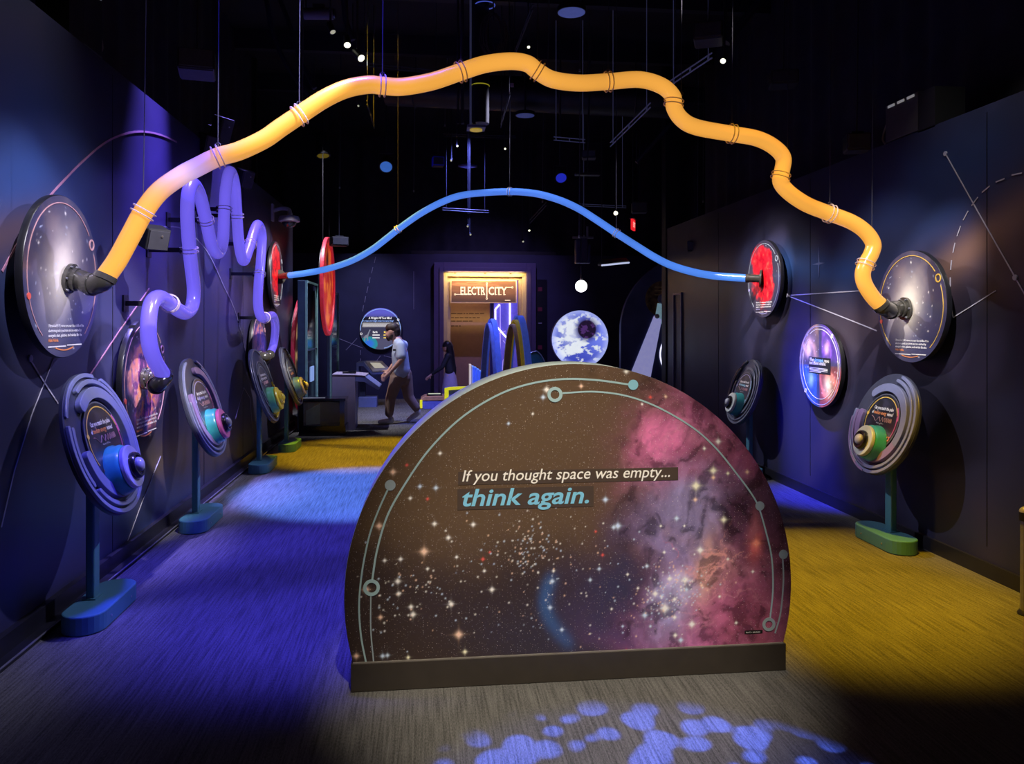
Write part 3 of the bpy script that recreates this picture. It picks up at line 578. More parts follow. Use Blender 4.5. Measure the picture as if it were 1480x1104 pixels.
# rows of the print: x spans the chord at each height, so the grid follows the round outline
rows = np.concatenate([np.linspace(zb, DR * 0.93, 300), DR * np.sin(np.linspace(math.asin(0.93), PI / 2 - 0.004, 40))[1:]])
for yv in rows:
    h = math.sqrt(DR * DR - yv * yv) - 0.001; V += [(h * t, yv, 0.0) for t in xs]
V = np.array(V); k = len(xs); nr = len(rows)
C = domecol(V[:, 0], V[:, 1])
me = bpy.data.meshes.new('nebula_print'); ii, jj = np.meshgrid(np.arange(k - 1), np.arange(nr - 1)); q = (jj * k + ii).ravel()
faces = np.stack([q, q + 1, q + k + 1, q + k], 1)
me.from_pydata(V.tolist(), [], faces.tolist()); at = me.color_attributes.new('print', 'FLOAT_COLOR', 'POINT'); c4 = np.ones((len(V), 4), np.float32); c4[:, :3] = C; at.data.foreach_set('color', c4.ravel())
M_domep = paint_mat('nebula_print', 0.33, 0.0, stars=[(46, 0.085, 0.16, 1.0), (84, 0.12, 0.18, 0.85), (150, 0.17, 0.12, 0.55)], spec=0.4)
me.materials.append(M_domep); o = bpy.data.objects.new('nebula_print', me); COL.objects.link(o); o.parent = dome; WM[o.name] = WM[dome.name]
bw_ = 2 * math.sqrt(DR ** 2 - zb ** 2)
MB().box((DC.x, YD + TK / 2, PZ / 2 + 0.001), (bw_ + 0.02, TK + 0.02, PZ)).build('plinth', mat('plinth_dark', (0.040, 0.032, 0.026), 0.4, var=0.08), dome, bevel=0.003)
M_bpale = mat('print_pale_blue', (0.36, 0.52, 0.55), 0.45, var=0.02); M_bsky = mat('print_sky_blue', (0.26, 0.55, 0.68), 0.45, var=0.02); M_gry = mat('print_grey_blue', (0.33, 0.40, 0.44), 0.45, var=0.02)
M_white = mat('print_white', (0.90, 0.86, 0.80), 0.5, var=0.01); M_ltxt = mat('print_light_blue', (0.22, 0.58, 0.80), 0.5, var=0.01); M_box = mat('text_box_brown', (0.070, 0.046, 0.034), 0.5, var=0.04)
def dpath(pts, w, m, name='orbit_line', z=0.0015):
    P = smooth_path([Vector((*px_local(*p), z)) for p in pts], 8); b = MB()
    for i, p in enumerate(P):
        t = (P[min(i + 1, len(P) - 1)] - P[max(0, i - 1)]).normalized(); n = Vector((-t.y, t.x, 0)) * w / 2
        b.v += [p + n, p - n]
    b.f = [(2 * i, 2 * i + 1, 2 * i + 3, 2 * i + 2) for i in range(len(P) - 1)]
    b.build(name, m, dome, local=True)
dpath([(529, 957), (522, 920), (519, 880), (521, 845), (526, 810), (535, 770), (548, 735), (563, 702)], 0.008, M_bpale)
dpath([(540, 956), (536, 910), (536, 860)], 0.006, M_gry)
dpath([(538, 838), (545, 795), (560, 745), (585, 700), (620, 650), (665, 605), (715, 573), (760, 556), (810, 548), (860, 549), (912, 556)], 0.009, M_bpale)
dpath([(813, 568), (860, 566), (905, 572), (950, 588), (1000, 617), (1035, 648), (1065, 685), (1085, 712), (1096, 732), (1106, 765), (1115, 805), (1117, 850), (1113, 893)], 0.008, M_bpale)
dpath([(1131, 804), (1132, 840), (1128, 885), (1120, 915)], 0.008, M_gry)
def ddot(px, py, r, m): lx, ly = px_local(px, py); MB().cyl((lx, ly, 0.001), (lx, ly, 0.003), r, n=32).build('orbit_dot', m, dome, local=True)
def dring(px, py, r0, r1, m): lx, ly = px_local(px, py); MB().arc(r0, r1, 0, 2 * PI, 0.001, 0.0035, 40, (lx, ly)).build('orbit_ring', m, dome, local=True)
ddot(915, 556, 0.0245, M_bsky); ddot(564, 701, 0.0245, M_gry); ddot(1098, 731, 0.0225, M_gry); ddot(1132, 801, 0.0225, M_gry)
dring(802, 570, 0.021, 0.036, M_bpale); dring(537, 849, 0.023, 0.038, M_bpale); dring(1111, 902, 0.018, 0.033, M_gry)
def dbox(x0, y0, x1, y1, z, m, name):
    A = px_local(x0, y1); B = px_local(x1, y0); MB().box(((A[0] + B[0]) / 2, (A[1] + B[1]) / 2, z), (B[0] - A[0], B[1] - A[1], 0.001)).build(name, m, dome, local=True)
dbox(662, 675, 980, 701, 0.001, M_box, 'text_box'); dbox(661, 702, 858, 737, 0.001, M_box, 'text_box')
A = px_local(668, 695.5); B = px_local(968, 695)
text('If you thought space was empty...', 0.075, 'small_lettering', M_white, dome, A[0], A[1], 0.0028, shear=0.22, width=B[0] - A[0], res=4, bold=0.0004, label='white italic words If you thought space was empty...')
A = px_local(668, 731); B = px_local(851, 731)
text('think again.', 0.112, 'large_lettering', M_ltxt, dome, A[0], A[1], 0.0028, shear=0.22, bold=0.0020, width=B[0] - A[0], res=4, label='light blue bold words think again.')
dbox(1076, 910, 1102, 916, 0.0012, mat('credit_black', (0.01, 0.01, 0.01), 0.5), 'credit_box')
A = px_local(1078, 914.8); text('PHOTO: NASA/ESA', 0.010, 'credit_lettering', M_white, dome, A[0], A[1], 0.0025, width=0.072, res=1)
MB().box((DC.x, YD - 0.004, PZ + 0.003), (bw_, 0.006, 0.006)).build('bottom_bead', mat('bead_grey', (0.20, 0.18, 0.16), 0.4), dome)

# ================================================================ WALL DISCS
def disc_frame(px, py, X, tilt=0.0):
    p = onX(px, py, X); n = Vector((math.cos(tilt), 0, math.sin(tilt))) if X < 0 else Vector((-math.cos(tilt), 0, math.sin(tilt)))
    x = Vector((0, 1, 0)) if X < 0 else Vector((0, -1, 0)); return p, frame(p, x, n.cross(x), n)
def disc_print(root, R, fn, name='printed_face', m=None, nr=60, na=160, z=0.0):
    b = MB(); b.v = [Vector((0, 0, z))]; xs_, ys_ = [0.0], [0.0]
    for i in range(1, nr + 1):
        for j in range(na):
            a = 2 * PI * j / na; r = i / nr; xs_.append(r * math.cos(a)); ys_.append(r * math.sin(a)); b.v.append(Vector((xs_[-1] * R, ys_[-1] * R, z)))
    b.f = [(0, 1 + j, 1 + (j + 1) % na) for j in range(na)]
    for i in range(nr - 1): b.f += [(1 + i * na + j, 1 + (i + 1) * na + j, 1 + (i + 1) * na + (j + 1) % na, 1 + i * na + (j + 1) % na) for j in range(na)]
    C = fn(np.array(xs_), np.array(ys_)); return b.build(name, m or M_discp, root, local=True, cols=np.clip(C, 0, 1))
M_discp = paint_mat('disc_print', 0.28, 0.35)
M_rim = mat('disc_rim_black', (0.008, 0.008, 0.012), 0.35)
def g_galaxy(x, y):
    n = fbm(x * 3 + 2, y * 3 + 8, 5); C = const(x, (0.046, 0.046, 0.105)); C = mixc(C, (0.085, 0.070, 0.110), sst(0.45, 0.8, n) * sst(-0.5, 0.5, y))
    C = mixc(C, (0.045, 0.065, 0.20), 0.7 * np.exp(-((x + 0.05) / 0.6) ** 2 - ((y + 0.42) / 0.35) ** 2))
    for cx, cy, rx, ry, a, col, am in ((-0.30, 0.30, 0.16, 0.45, -0.2, (0.20, 0.13, 0.13), 0.7), (-0.06, 0.02, 0.46, 0.62, -0.45, (0.30, 0.26, 0.32), 0.95), (-0.10, 0.02, 0.33, 0.50, -0.4, (0.66, 0.58, 0.52), 1.1), (-0.06, 0.0, 0.24, 0.36, -0.4, (1.0, 0.92, 0.78), 1.2)):
        ca, sa = math.cos(a), math.sin(a); dx = (x - cx) * ca + (y - cy) * sa; dy = -(x - cx) * sa + (y - cy) * ca
        C = mixc(C, col, np.clip(am * np.exp(-(dx / rx) ** 2 - (dy / ry) ** 2) * (0.7 + 0.6 * n), 0, 1))
    return sparkle(C, x, y, 110, 0.005, 0.022, 5)
def g_nebula(x, y):
    n = fbm(x * 2.5 + 12, y * 2.5 + 3, 6); m = fbm(x * 7 + 2, y * 7 + n * 3, 5); r = np.abs(m - 0.5) * 2; C = const(x, (0.022, 0.022, 0.060))
    d = np.hypot(x * 1.15, y + 0.02); t = sst(0.95, 0.45, d + 0.55 * (n - 0.5))
    C = mixc(C, (0.13, 0.10, 0.34), t * 0.9); C = mixc(C, (0.62, 0.14, 0.42), t * sst(0.30, 0.55, n)); C = mixc(C, (1.0, 0.36, 0.14), 0.95 * t * sst(0.45, 0.66, m)); C = mixc(C, (1.0, 0.75, 0.55), t * np.exp(-(r / 0.07) ** 2) * sst(0.5, 0.7, n))
    C = mixc(C, (0.015, 0.03, 0.12), 0.8 * sst(0.42, 0.32, m) * t)
    return sparkle(C, x, y, 60, 0.006, 0.02, 9)
def g_red(x, y):
    n = fbm(x * 3 + 4, y * 3 + 1, 6); m = fbm(x * 8 + 9, y * 8, 5); C = const(x, (0.045, 0.040, 0.065))
    dx = x * 0.8 + y * 0.35 + 0.02; dy = -x * 0.35 + y * 0.9 - 0.12; t = sst(0.88, 0.62, np.hypot(dx * 1.45, dy * 0.95) + 0.5 * (n - 0.5))
    C = mixc(C, (1.0, 0.012, 0.025), t); C = mixc(C, (0.35, 0.0, 0.015), 0.8 * t * sst(0.42, 0.2, m)); C = mixc(C, (1.0, 0.10, 0.06), t * sst(0.68, 0.9, m))
    return sparkle(C, x, y, 12, 0.006, 0.012, 3)
def g_four(x, y):
    n = fbm(x * 3 + 41, y * 3 + 8, 5); m = fbm(x * 9 + 1, y * 9 + 8, 4)
    C = const(x, (0.05, 0.05, 0.09))
    def q(sel, col, cx, cy, c1, c2, rr):
        nonlocal C
        Q = const(x, col); d = np.hypot((x - cx) / rr, (y - cy) / (rr * 1.25)); a = np.arctan2(y - cy, x - cx); sp = 0.5 + 0.5 * np.cos(2 * a + 6 * d + 3 * n)
        Q = mixc(Q, c1, np.clip(np.exp(-d * d / 2.2) * (0.15 + 1.1 * sp ** 2), 0, 1)); Q = mixc(Q, c2, np.exp(-(d / 0.4) ** 2)); C = np.where(sel[:, None], Q, C)
    q((x < 0) & (y > 0), (0.16, 0.12, 0.14), -0.52, 0.40, (0.62, 0.36, 0.26), (0.90, 0.66, 0.40), 0.36)
    q((x >= 0) & (y > 0), (0.10, 0.06, 0.36), 0.35, 0.42, (0.30, 0.12, 0.80), (1.0, 0.6, 1.0), 0.25)
    q((x < 0) & (y <= 0), (0.03, 0.08, 0.28), -0.4, -0.35, (0.06, 0.20, 0.60), (0.35, 0.6, 1.0), 0.32)
    q((x >= 0) & (y <= 0), (0.20, 0.05, 0.07), 0.42, -0.45, (0.85, 0.22, 0.20), (1.0, 0.78, 0.62), 0.42)
    k = np.exp(-((x - 0.06 * np.sin(3 * y)) / 0.09) ** 2) + np.exp(-((y - 0.05) / 0.10) ** 2); C = mixc(C, (0.05, 0.06, 0.10), np.clip(k, 0, 1) * 0.8)
    C = C * (0.75 + 0.5 * m)[:, None]
    return sparkle(C, x, y, 70, 0.008, 0.026, 15, ((1, .8, 1), (.7, .8, 1)))
M_o = mat('print_orange', (0.85, 0.30, 0.10), 0.4); M_or = mat('print_outline_pink', (0.60, 0.33, 0.33), 0.4); M_yl = mat('print_gold', (0.80, 0.52, 0.10), 0.4); M_wt = mat('print_text_white', (0.85, 0.83, 0.80), 0.5)
M_redd = mat('print_red', (0.80, 0.12, 0.08), 0.4); M_lav = mat('print_lavender', (0.42, 0.40, 0.70), 0.4)
UV = ['Ultraviolet (UV) waves are near the middle of the', 'electromagnetic spectrum and are emitted by', 'energetic stars, galaxies, and nebulas like the']
def wall_disc(px, py, X, hpx, label, fn, cat='wall disc', name='wall_disc', group=None, accent=M_or, style='uv', tex=True):
    p = onX(px, py, X); R = hpx / 2 / F * depth(p); p, M = disc_frame(px, py, X); r = thing(name, label, cat, M=M, group=group)
    back = abs((WL if X < 0 else WR) - X)
    b = MB(); b.lathe([(R * 0.975, -0.045), (R, -0.038), (R, -0.006), (R * 0.992, -0.001)], 96); b.build('disc_body', M_rim, r, local=True, smooth=True)
    MB().lathe([(R * 0.35, -back), (R * 0.35, -0.045)], 32).build('standoff', M_black, r, local=True)
    disc_print(r, R * 0.992, fn)
    z0, z1 = 0.0005, 0.0030
    if style in ('uv', 'red'):
        MB().arc(R * 0.90, R * 0.912, math.radians(40), math.radians(232), z0, z1, 80).build('outline_arc', accent, r, local=True)
        MB().arc(R * 0.90, R * 0.912, math.radians(-52), math.radians(22), z0, z1, 40).build('outline_arc', accent, r, local=True)
        a = math.radians(31); MB().arc(R * 0.052, R * 0.075, 0, 2 * PI, z0, z1 + 0.001, 24, (0.906 * R * math.cos(a), 0.906 * R * math.sin(a))).build('outline_ring', accent, r, local=True)
        a = math.radians(197); MB().cyl((0.906 * R * math.cos(a), 0.906 * R * math.sin(a), z0), (0.906 * R * math.cos(a), 0.906 * R * math.sin(a), z1 + 0.001), R * 0.040, n=20).build('outline_dot', M_redd if style == 'uv' else M_lav, r, local=True)
        MB().arc(R * 0.895, R * 0.91, math.radians(255), math.radians(285), z0, z1, 16).build('lower_arc', M_o if style == 'uv' else M_lav, r, local=True)
        y = -0.62 * R; w = R * 0.95
        for k, s in enumerate(UV): text(s, 0.052 * R, 'text_line', M_wt, r, -0.42 * R, y - k * 0.058 * R, z1, width=w * (1, 0.93, 0.94)[k], res=1, bold=0.0008)
        text('Helix Nebula.', 0.052 * R, 'text_line', M_o if style == 'uv' else M_lav, r, -0.42 * R, y - 3 * 0.058 * R, z1, width=w * 0.27, res=1, bold=0.001)
        MB().box((-0.20 * R, -0.855 * R, z1), (0.46 * R, 0.016 * R, 0.001)).box((0.26 * R, -0.845 * R, z1), (0.40 * R, 0.016 * R, 0.001)).build('credit_line', M_wt, r, local=True)
    if style == 'four':
        MB().arc(R * 0.93, R * 0.945, 0, 2 * PI, z0, z1, 96).build('outline_arc', M_lav, r, local=True); MB().arc(R * 0.86, R * 0.872, math.radians(-60), math.radians(120), z0, z1, 60).build('outline_arc', M_wt, r, local=True)
        MB().arc(R * 0.80, R * 0.81, math.radians(130), math.radians(320), z0, z1, 60).build('outline_arc', M_wt, r, local=True)
        for a in (50, 225): MB().arc(R * 0.03, R * 0.05, 0, 2 * PI, z0, z1 + 0.001, 20, (0.93 * R * math.cos(math.radians(a)), 0.93 * R * math.sin(math.radians(a)))).build('outline_ring', M_wt, r, local=True)
        MB().box((0.02 * R, 0.0, 0.002), (1.02 * R, 0.38 * R, 0.004)).build('text_box', mat('text_box_black', (0.015, 0.016, 0.028), 0.5), r, local=True)
        text('When', 0.05, 'title_text', M_wt, r, -0.45 * R, 0.085 * R, 0.005, width=0.22 * R, res=1, bold=0.0012); text('electromagnetic', 0.05, 'title_text', mat('text_sky', (0.25, 0.55, 0.95), 0.5), r, -0.20 * R, 0.085 * R, 0.005, width=0.42 * R, res=1, bold=0.0012); text('waves', 0.05, 'title_text', M_wt, r, 0.26 * R, 0.085 * R, 0.005, width=0.22 * R, res=1, bold=0.0012)
        text('meet different obstacles.', 0.05, 'title_text', M_wt, r, -0.45 * R, 0.01 * R, 0.005, width=0.78 * R, res=1, bold=0.0012)
        for k in range(4): MB().box((-0.02 * R - (0.15 * R if k == 3 else 0), (-0.07 - 0.032 * k) * R, 0.0048), (0.86 * R - (0.3 * R if k == 3 else 0), 0.012 * R, 0.001)).build('text_line', M_wt, r, local=True)
    return r, p, R
D1 = wall_disc(93, 400, WL + 0.13, 234, 'large galaxy disc on the left wall where the orange tube begins', g_galaxy)
D2 = wall_disc(211, 549, WL + 0.08, 178, 'pink and orange nebula disc low on the left wall where the violet tube starts', g_nebula)
D3 = wall_disc(375, 500, WL + 0.08, 96, 'small nebula disc on the left wall at the far end of the violet tube', g_nebula)
D4 = wall_disc(400, 398, WL + 0.08, 98, 'red glowing-cloud disc on the left wall at the left end of the blue tube', g_red, accent=M_gry, style='red')
D5 = wall_disc(1315, 443, WR - 0.13, 162, 'galaxy disc on the right wall where the orange tube ends', g_galaxy, accent=M_yl)
D6 = wall_disc(1184, 528, WR - 0.08, 121, 'disc of four coloured galaxies with a black text box on the right wall', g_four, style='four')
D7 = wall_disc(1103, 403, WR - 0.10, 112, 'red glowing-cloud disc on the right wall at the right end of the blue tube', g_red, accent=M_gry, style='red')

# ================================================================ THE GLOWING TUBES
def tube_mat(name, strength, rough=0.25):
    if name in MATS: return MATS[name]
    m = bpy.data.materials.new(name); m.use_nodes = True; nt = m.node_tree; b = nt.nodes['Principled BSDF']
    a = nt.nodes.new('ShaderNodeAttribute'); a.attribute_name = 'print'
    n = nt.nodes.new('ShaderNodeTexNoise'); n.inputs['Scale'].default_value = 1.7; n.inputs['Detail'].default_value = 2
    tc = nt.nodes.new('ShaderNodeTexCoord'); nt.links.new(tc.outputs['Object'], n.inputs['Vector'])
    mr = nt.nodes.new('ShaderNodeMapRange'); mr.inputs['To Min'].default_value = strength * 0.8; mr.inputs['To Max'].default_value = strength * 1.2; nt.links.new(n.outputs[0], mr.inputs['Value'])
    mx = nt.nodes.new('ShaderNodeMix'); mx.data_type = 'RGBA'; mx.blend_type = 'MULTIPLY'; mx.inputs['Factor'].default_value = 1; mx.inputs['B'].default_value = (0.45, 0.45, 0.45, 1)
    nt.links.new(a.outputs['Color'], mx.inputs['A']); nt.links.new(mx.outputs['Result'], b.inputs['Base Color'])
    lw = nt.nodes.new('ShaderNodeLayerWeight'); lw.inputs['Blend'].default_value = 0.45; wr_ = nt.nodes.new('ShaderNodeMapRange'); wr_.inputs['To Min'].default_value = 1.12; wr_.inputs['To Max'].default_value = 0.62; nt.links.new(lw.outputs['Facing'], wr_.inputs['Value'])   # thick frosted wall: the limb is dimmer
    ml = nt.nodes.new('ShaderNodeMath'); ml.operation = 'MULTIPLY'; nt.links.new(mr.outputs[0], ml.inputs[0]); nt.links.new(wr_.outputs[0], ml.inputs[1])
    nt.links.new(a.outputs['Color'], b.inputs['Emission Color']); nt.links.new(ml.outputs[0], b.inputs['Emission Strength'])
    b.inputs['Roughness'].default_value = rough; b.inputs['Coat Weight'].default_value = 0.5; b.inputs['Coat Roughness'].default_value = 0.12
    MATS[name] = m; return m
M_tube = tube_mat('glowing_tube', 0.85)
M_ring = mat('clear_collar', (0.75, 0.62, 0.58), 0.15, alpha=0.55); M_elb = mat('black_pipe', (0.055, 0.052, 0.044), 0.24, coat=0.4, var=0.3, scale=6); M_cable = mat('steel_cable', (0.06, 0.06, 0.085), 0.4, 0.4)
def glow_tube(root, path, R, cuts, colfn, ring=True, n=20):
    """path: smooth points; cuts: indices where two lengths of tube meet in a collar"""
    idx = [0] + list(cuts) + [len(path) - 1]; tt = path
    u, w = perp((tt[1] - tt[0]).normalized()); fr_ = []
    for i, p in enumerate(tt):
        t = (tt[min(i + 1, len(tt) - 1)] - tt[max(i - 1, 0)]).normalized(); u = (u - t * u.dot(t)).normalized(); fr_.append((t, u.copy(), t.cross(u)))
    for a, c in zip(idx[:-1], idx[1:]):
        b = MB(); cols = []
        for i in range(a, c + 1):
            t, u, w = fr_[i]
            for j in range(n): b.v.append(tt[i] + (u * math.cos(2 * PI * j / n) + w * math.sin(2 * PI * j / n)) * R); cols.append(colfn(i / (len(tt) - 1), tt[i]))
        m = c - a + 1
        b.f = [(i * n + j, i * n + (j + 1) % n, (i + 1) * n + (j + 1) % n, (i + 1) * n + j) for i in range(m - 1) for j in range(n)] + [tuple(range(n))[::-1], tuple(range((m - 1) * n, m * n))]
        b.build('tube_section', M_tube, root, smooth=True, cols=np.array(cols))
    for k in cuts:
        t, u, w = fr_[k]; MB().torus(tt[k] + t * 0.015, t, R + 0.012, 0.0045, 28, 6).torus(tt[k] - t * 0.015, t, R + 0.012, 0.0045, 28, 6).build('collar', M_ring, root, smooth=True)
    return fr_
def nearest(path, p): return min(range(len(path)), key=lambda i: (path[i] - p).length)

OR = [(152.6, 400), (169.6, 375.7), (189, 340), (207, 307), (230, 277), (260, 255), (288, 240), (315, 227), (346, 218), (381, 201.6), (405, 185), (432.5, 166.5), (467.6, 143.5), (500, 128.6), (532.5, 122.4), (552.7, 124), (581, 125.4), (624, 117.8), (666, 103.8), (700, 93), (737, 88.5),
      (762, 92), (777, 103), (799, 115), (836, 120), (879, 118), (924, 115), (956, 124), (973, 140), (974, 155), (985, 172), (1007, 184), (1058, 193.5), (1093.5, 200), (1118, 212), (1132, 228), (1130, 248), (1128, 262.5), (1140, 278), (1165, 295), (1194.6, 307), (1230, 320.5),
      (1251, 335), (1262, 352), (1259.5, 366), (1252, 380), (1247, 395), (1250, 411), (1262, 430), (1273, 441)]
dA, dB = depth(D1[1]) - 0.05, depth(D5[1]) - 0.05
def dep(px): return dA + (dB - dA) * (px - 93) / (1315 - 93)
ctrl = [atD(x, y, dep(x)) for x, y in OR]; opath = smooth_path(ctrl, 7)
o_root = thing('orange_tube_light', 'long orange glowing tube winding overhead between the galaxy discs of both walls', 'tube light', onX(93, 400, WL + 0.13))
rings = [(207, 307), (315, 227), (432.5, 166.5), (552.7, 123.5), (666, 103.8), (777, 103), (879, 118), (974, 148), (1058, 193.5), (1129, 255), (1198, 308), (1251, 382)]
cuts = sorted(nearest(opath, atD(x, y, dep(x))) for x, y in rings)
cO = np.array((0.95, 0.42, 0.065)); cV = np.array((0.55, 0.36, 0.95)); cW = np.array((0.86, 0.55, 0.80))
def ocol(t, p):
    r = p - Vector((0, 0, CH)); px = 740 + F * r.dot(RV) / r.dot(FV)
    g = math.exp(-((px - 275) / 32) ** 2); h = math.exp(-((px - 262) / 20) ** 2)  # violet stretch: purple spotlight on the tube put into its colour
    return tuple(cO * (1 - g) + g * (cV * (1 - h) + cW * h))
RO = 0.055
frO = glow_tube(o_root, opath, RO, cuts, ocol)
for k, (x, y) in zip(cuts, rings):
    p = opath[k]
    if x in (974, 1129, 1251): top = p + Vector((0.06, 0.02, RO + 0.0))
    else: top = p + Vector((0, 0, RO))
    MB().tube([top, top + Vector((0.0, 0, 0.05)), Vector((top.x + (0.05 if x < 300 else 0.02), top.y, 5.9))], 0.0028, 5).build('suspension_cable', M_cable, o_root)
    MB().torus(top + Vector((0, 0, 0.015)), (0, 1, 0), 0.014, 0.003, 14, 5).build('hook', M_cable, o_root)
def elbow(root, disc, start, mids, R):
    """black pipe from the face of a disc to the start of the glowing tube"""
    P = disc[0].matrix_world if False else WM[disc[0].name]; c = P @ Vector((0, 0, 0.0)); n = P.to_3x3() @ Vector((0, 0, 1))
    return c, n
def pipe(root, pts, R):
    path = smooth_path(pts, 8); MB().tube(path, R, 20).build('black_elbow', M_elb, root, smooth=True)
    i = len(path) // 2; t = (path[i + 1] - path[i - 1]).normalized(); MB().cyl(path[i] - t * 0.012, path[i] + t * 0.012, R + 0.006, n=24).build('elbow_joint', M_elb, root)
    i = len(path) - 2; t = (path[-1] - path[-3]).normalized(); MB().cyl(path[-1] - t * 0.02, path[-1] + t * 0.012, R + 0.005, n=24).build('elbow_collar', M_elb, root)
    n = (pts[1] - pts[0]).normalized(); MB().cyl(pts[0] + n * 0.002, pts[0] + n * 0.022, R * 1.45, n=28).cyl(pts[0] + n * 0.022, pts[0] + n * 0.05, R * 1.12, n=28).build('flange', M_elb, root)
    for k in range(6):
        u, w = perp(n); q = pts[0] + n * 0.022 + (u * math.cos(k * PI / 3) + w * math.sin(k * PI / 3)) * R * 1.3; MB().cyl(q, q + n * 0.008, 0.007, n=6).build('bolt', M_alu, root)
pA = onX(99, 402, WL + 0.135); e0 = opath[0]; pB = onX(1309, 446, WR - 0.135); e1 = opath[-1]
pipe(o_root, [pA, pA + Vector((0.07, 0, -0.012)), pA.lerp(e0, 0.62) + Vector((0, 0, -0.04)), e0 + (e0 - opath[4]).normalized() * 0.03, e0], RO + 0.004)
pipe(o_root, [pB, pB + Vector((-0.10, 0, 0)), pB.lerp(e1, 0.6) + Vector((0, 0, -0.03)), e1 + (e1 - opath[-5]).normalized() * 0.03, e1], RO + 0.004)

VI = [(236, 541.7), (224, 522), (216, 497), (214.6, 466), (219, 438.6), (230, 429.4), (245.4, 438.6), (259, 449), (269, 452), (277.7, 442), (280, 417), (276, 380), (272.5, 343), (270.7, 306), (272.5, 278.5), (279, 266), (288.5, 281.6), (297.8, 318.5), (305.5, 352.4), (314.7, 366), (321.8, 349), (324, 309), (326.5, 272), (332, 247.7),
      (339, 266), (342.4, 312), (345.5, 352.4), (351.6, 377), (359, 361.6), (367, 335), (373, 324.5), (378.5, 340), (376.5, 380), (373.5, 411), (373, 442), (378, 459), (387, 457.5), (394.5, 457), (398, 472), (395.5, 497), (390, 512.5)]
XV = WL + 0.31
v_root = thing('violet_tube_light', 'violet glowing tube bent in tall sharp waves along the left wall', 'tube light', onX(211, 549, WL + 0.08))
vpath = smooth_path([onX(x, y, XV - (0.17 * max(0, min(1, (y - 445) / 50)) if x > 380 else 0)) for x, y in VI], 6)
vr = [(245.4, 438.6), (274.5, 361), (297.8, 320), (324, 305), (342.6, 315), (361, 352), (373.5, 393), (384, 458.5)]
vc = sorted(nearest(vpath, onX(x, y, XV)) for x, y in vr)
glow_tube(v_root, vpath, 0.052, vc, lambda t, p: (0.17, 0.125, 0.86), n=18)
M_brk = mat('bracket_black', (0.012, 0.012, 0.020), 0.4)
for k in vc:
    p = vpath[k]; MB().box((0.5 * (WL + p.x - 0.05), p.y, p.z), (p.x - 0.05 - WL, 0.03, 0.035)).cyl((p.x - 0.07, p.y, p.z), (p.x - 0.05, p.y, p.z), 0.03, n=12).build('wall_bracket', M_brk, v_root)
    MB().box((WL + 0.006, p.y, p.z), (0.012, 0.09, 0.12)).build('bracket_plate', M_brk, v_root)
p = onX(208, 547, WL + 0.09); pipe(v_root, [p, p + Vector((0.09, 0, 0)), vpath[0] + Vector((-0.03, -0.05, -0.07)), vpath[0] + (vpath[0] - vpath[3]).normalized() * 0.03, vpath[0]], 0.056)
p = onX(374, 516, WL + 0.09); pipe(v_root, [p, p + Vector((0.09, 0, 0)), vpath[-1] + Vector((-0.05, 0.0, -0.07)), vpath[-1] + (vpath[-1] - vpath[-4]).normalized() * 0.03, vpath[-1]], 0.056)

BL = [(418, 398), (452, 393), (482, 386), (510, 376), (537, 361), (559.5, 344), (579, 328.6), (608.6, 308), (641, 291), (669, 282), (707, 278), (737, 277), (760, 278), (783, 281.5), (811, 290), (837, 302), (861, 317), (891, 337), (924, 358), (945, 371), (969, 383), (999.5, 392.5), (1032, 398.5), (1079, 402)]
d4, d7 = depth(D4[1]), depth(D7[1])
def depb(px): return d4 + (d7 - d4) * (px - 400) / (1103 - 400)
bpath = smooth_path([atD(x, y, depb(x)) for x, y in BL], 6)
b_root = thing('blue_tube_light', 'blue glowing tube arching across the hall between the two red discs', 'tube light', D4[1])
br = [(577, 330), (737, 277), (892, 338)]; bc = sorted(nearest(bpath, atD(x, y, depb(x))) for x, y in br)
glow_tube(b_root, bpath, 0.043, bc, lambda t, p: (0.085, 0.235 + 0.06 * abs(t - 0.5), 0.88))
for k in bc:
    q = bpath[k] + Vector((0, 0, 0.05)); MB().tube([q, Vector((q.x, q.y, 5.9))], 0.004, 5).build('suspension_cable', M_cable, b_root)
def straight_pipe(a, c): 
    n = (c - a).normalized(); MB().cyl(a, c, 0.045, n=20).build('black_elbow', M_elb, b_root, smooth=True); MB().cyl(a, a + n * 0.02, 0.10, n=28).build('flange', M_elb, b_root); MB().cyl(c - n * 0.03, c + n * 0.01, 0.049, n=20).build('elbow_collar', M_elb, b_root)
straight_pipe(onX(403, 400, WL + 0.085), bpath[0]); straight_pipe(onX(1101, 402.5, WR - 0.105), bpath[-1])
# ================================================================ DIAL STANDS
M_teal = mat('stand_teal_paint', (0.060, 0.200, 0.270), 0.42, var=0.05)
M_plate = mat('dial_plate_dark', (0.045, 0.050, 0.085), 0.35, var=0.1)
M_arcA = mat('dial_arc_bluegrey', (0.19, 0.21, 0.36), 0.32, coat=0.2, var=0.05); M_arcB = mat('dial_arc_violet', (0.26, 0.18, 0.36), 0.32, coat=0.2, var=0.05); M_arcG = mat('dial_arc_grey', (0.11, 0.12, 0.16), 0.3, coat=0.2, var=0.05)
M_screw = mat('screw_steel', (0.5, 0.5, 0.55), 0.3, 0.9)
def g_dial(x, y):
    C = const(x, (0.020, 0.022, 0.030)); n = fbm(x * 3 + 4, y * 3 + 9, 4); C = mixc(C, (0.045, 0.045, 0.07), sst(0.4, 0.8, n)); C = mixc(C, (0.16, 0.02, 0.03), 0.5 * sst(0.3, -0.8, y) * sst(0.1, 0.9, x)); return C
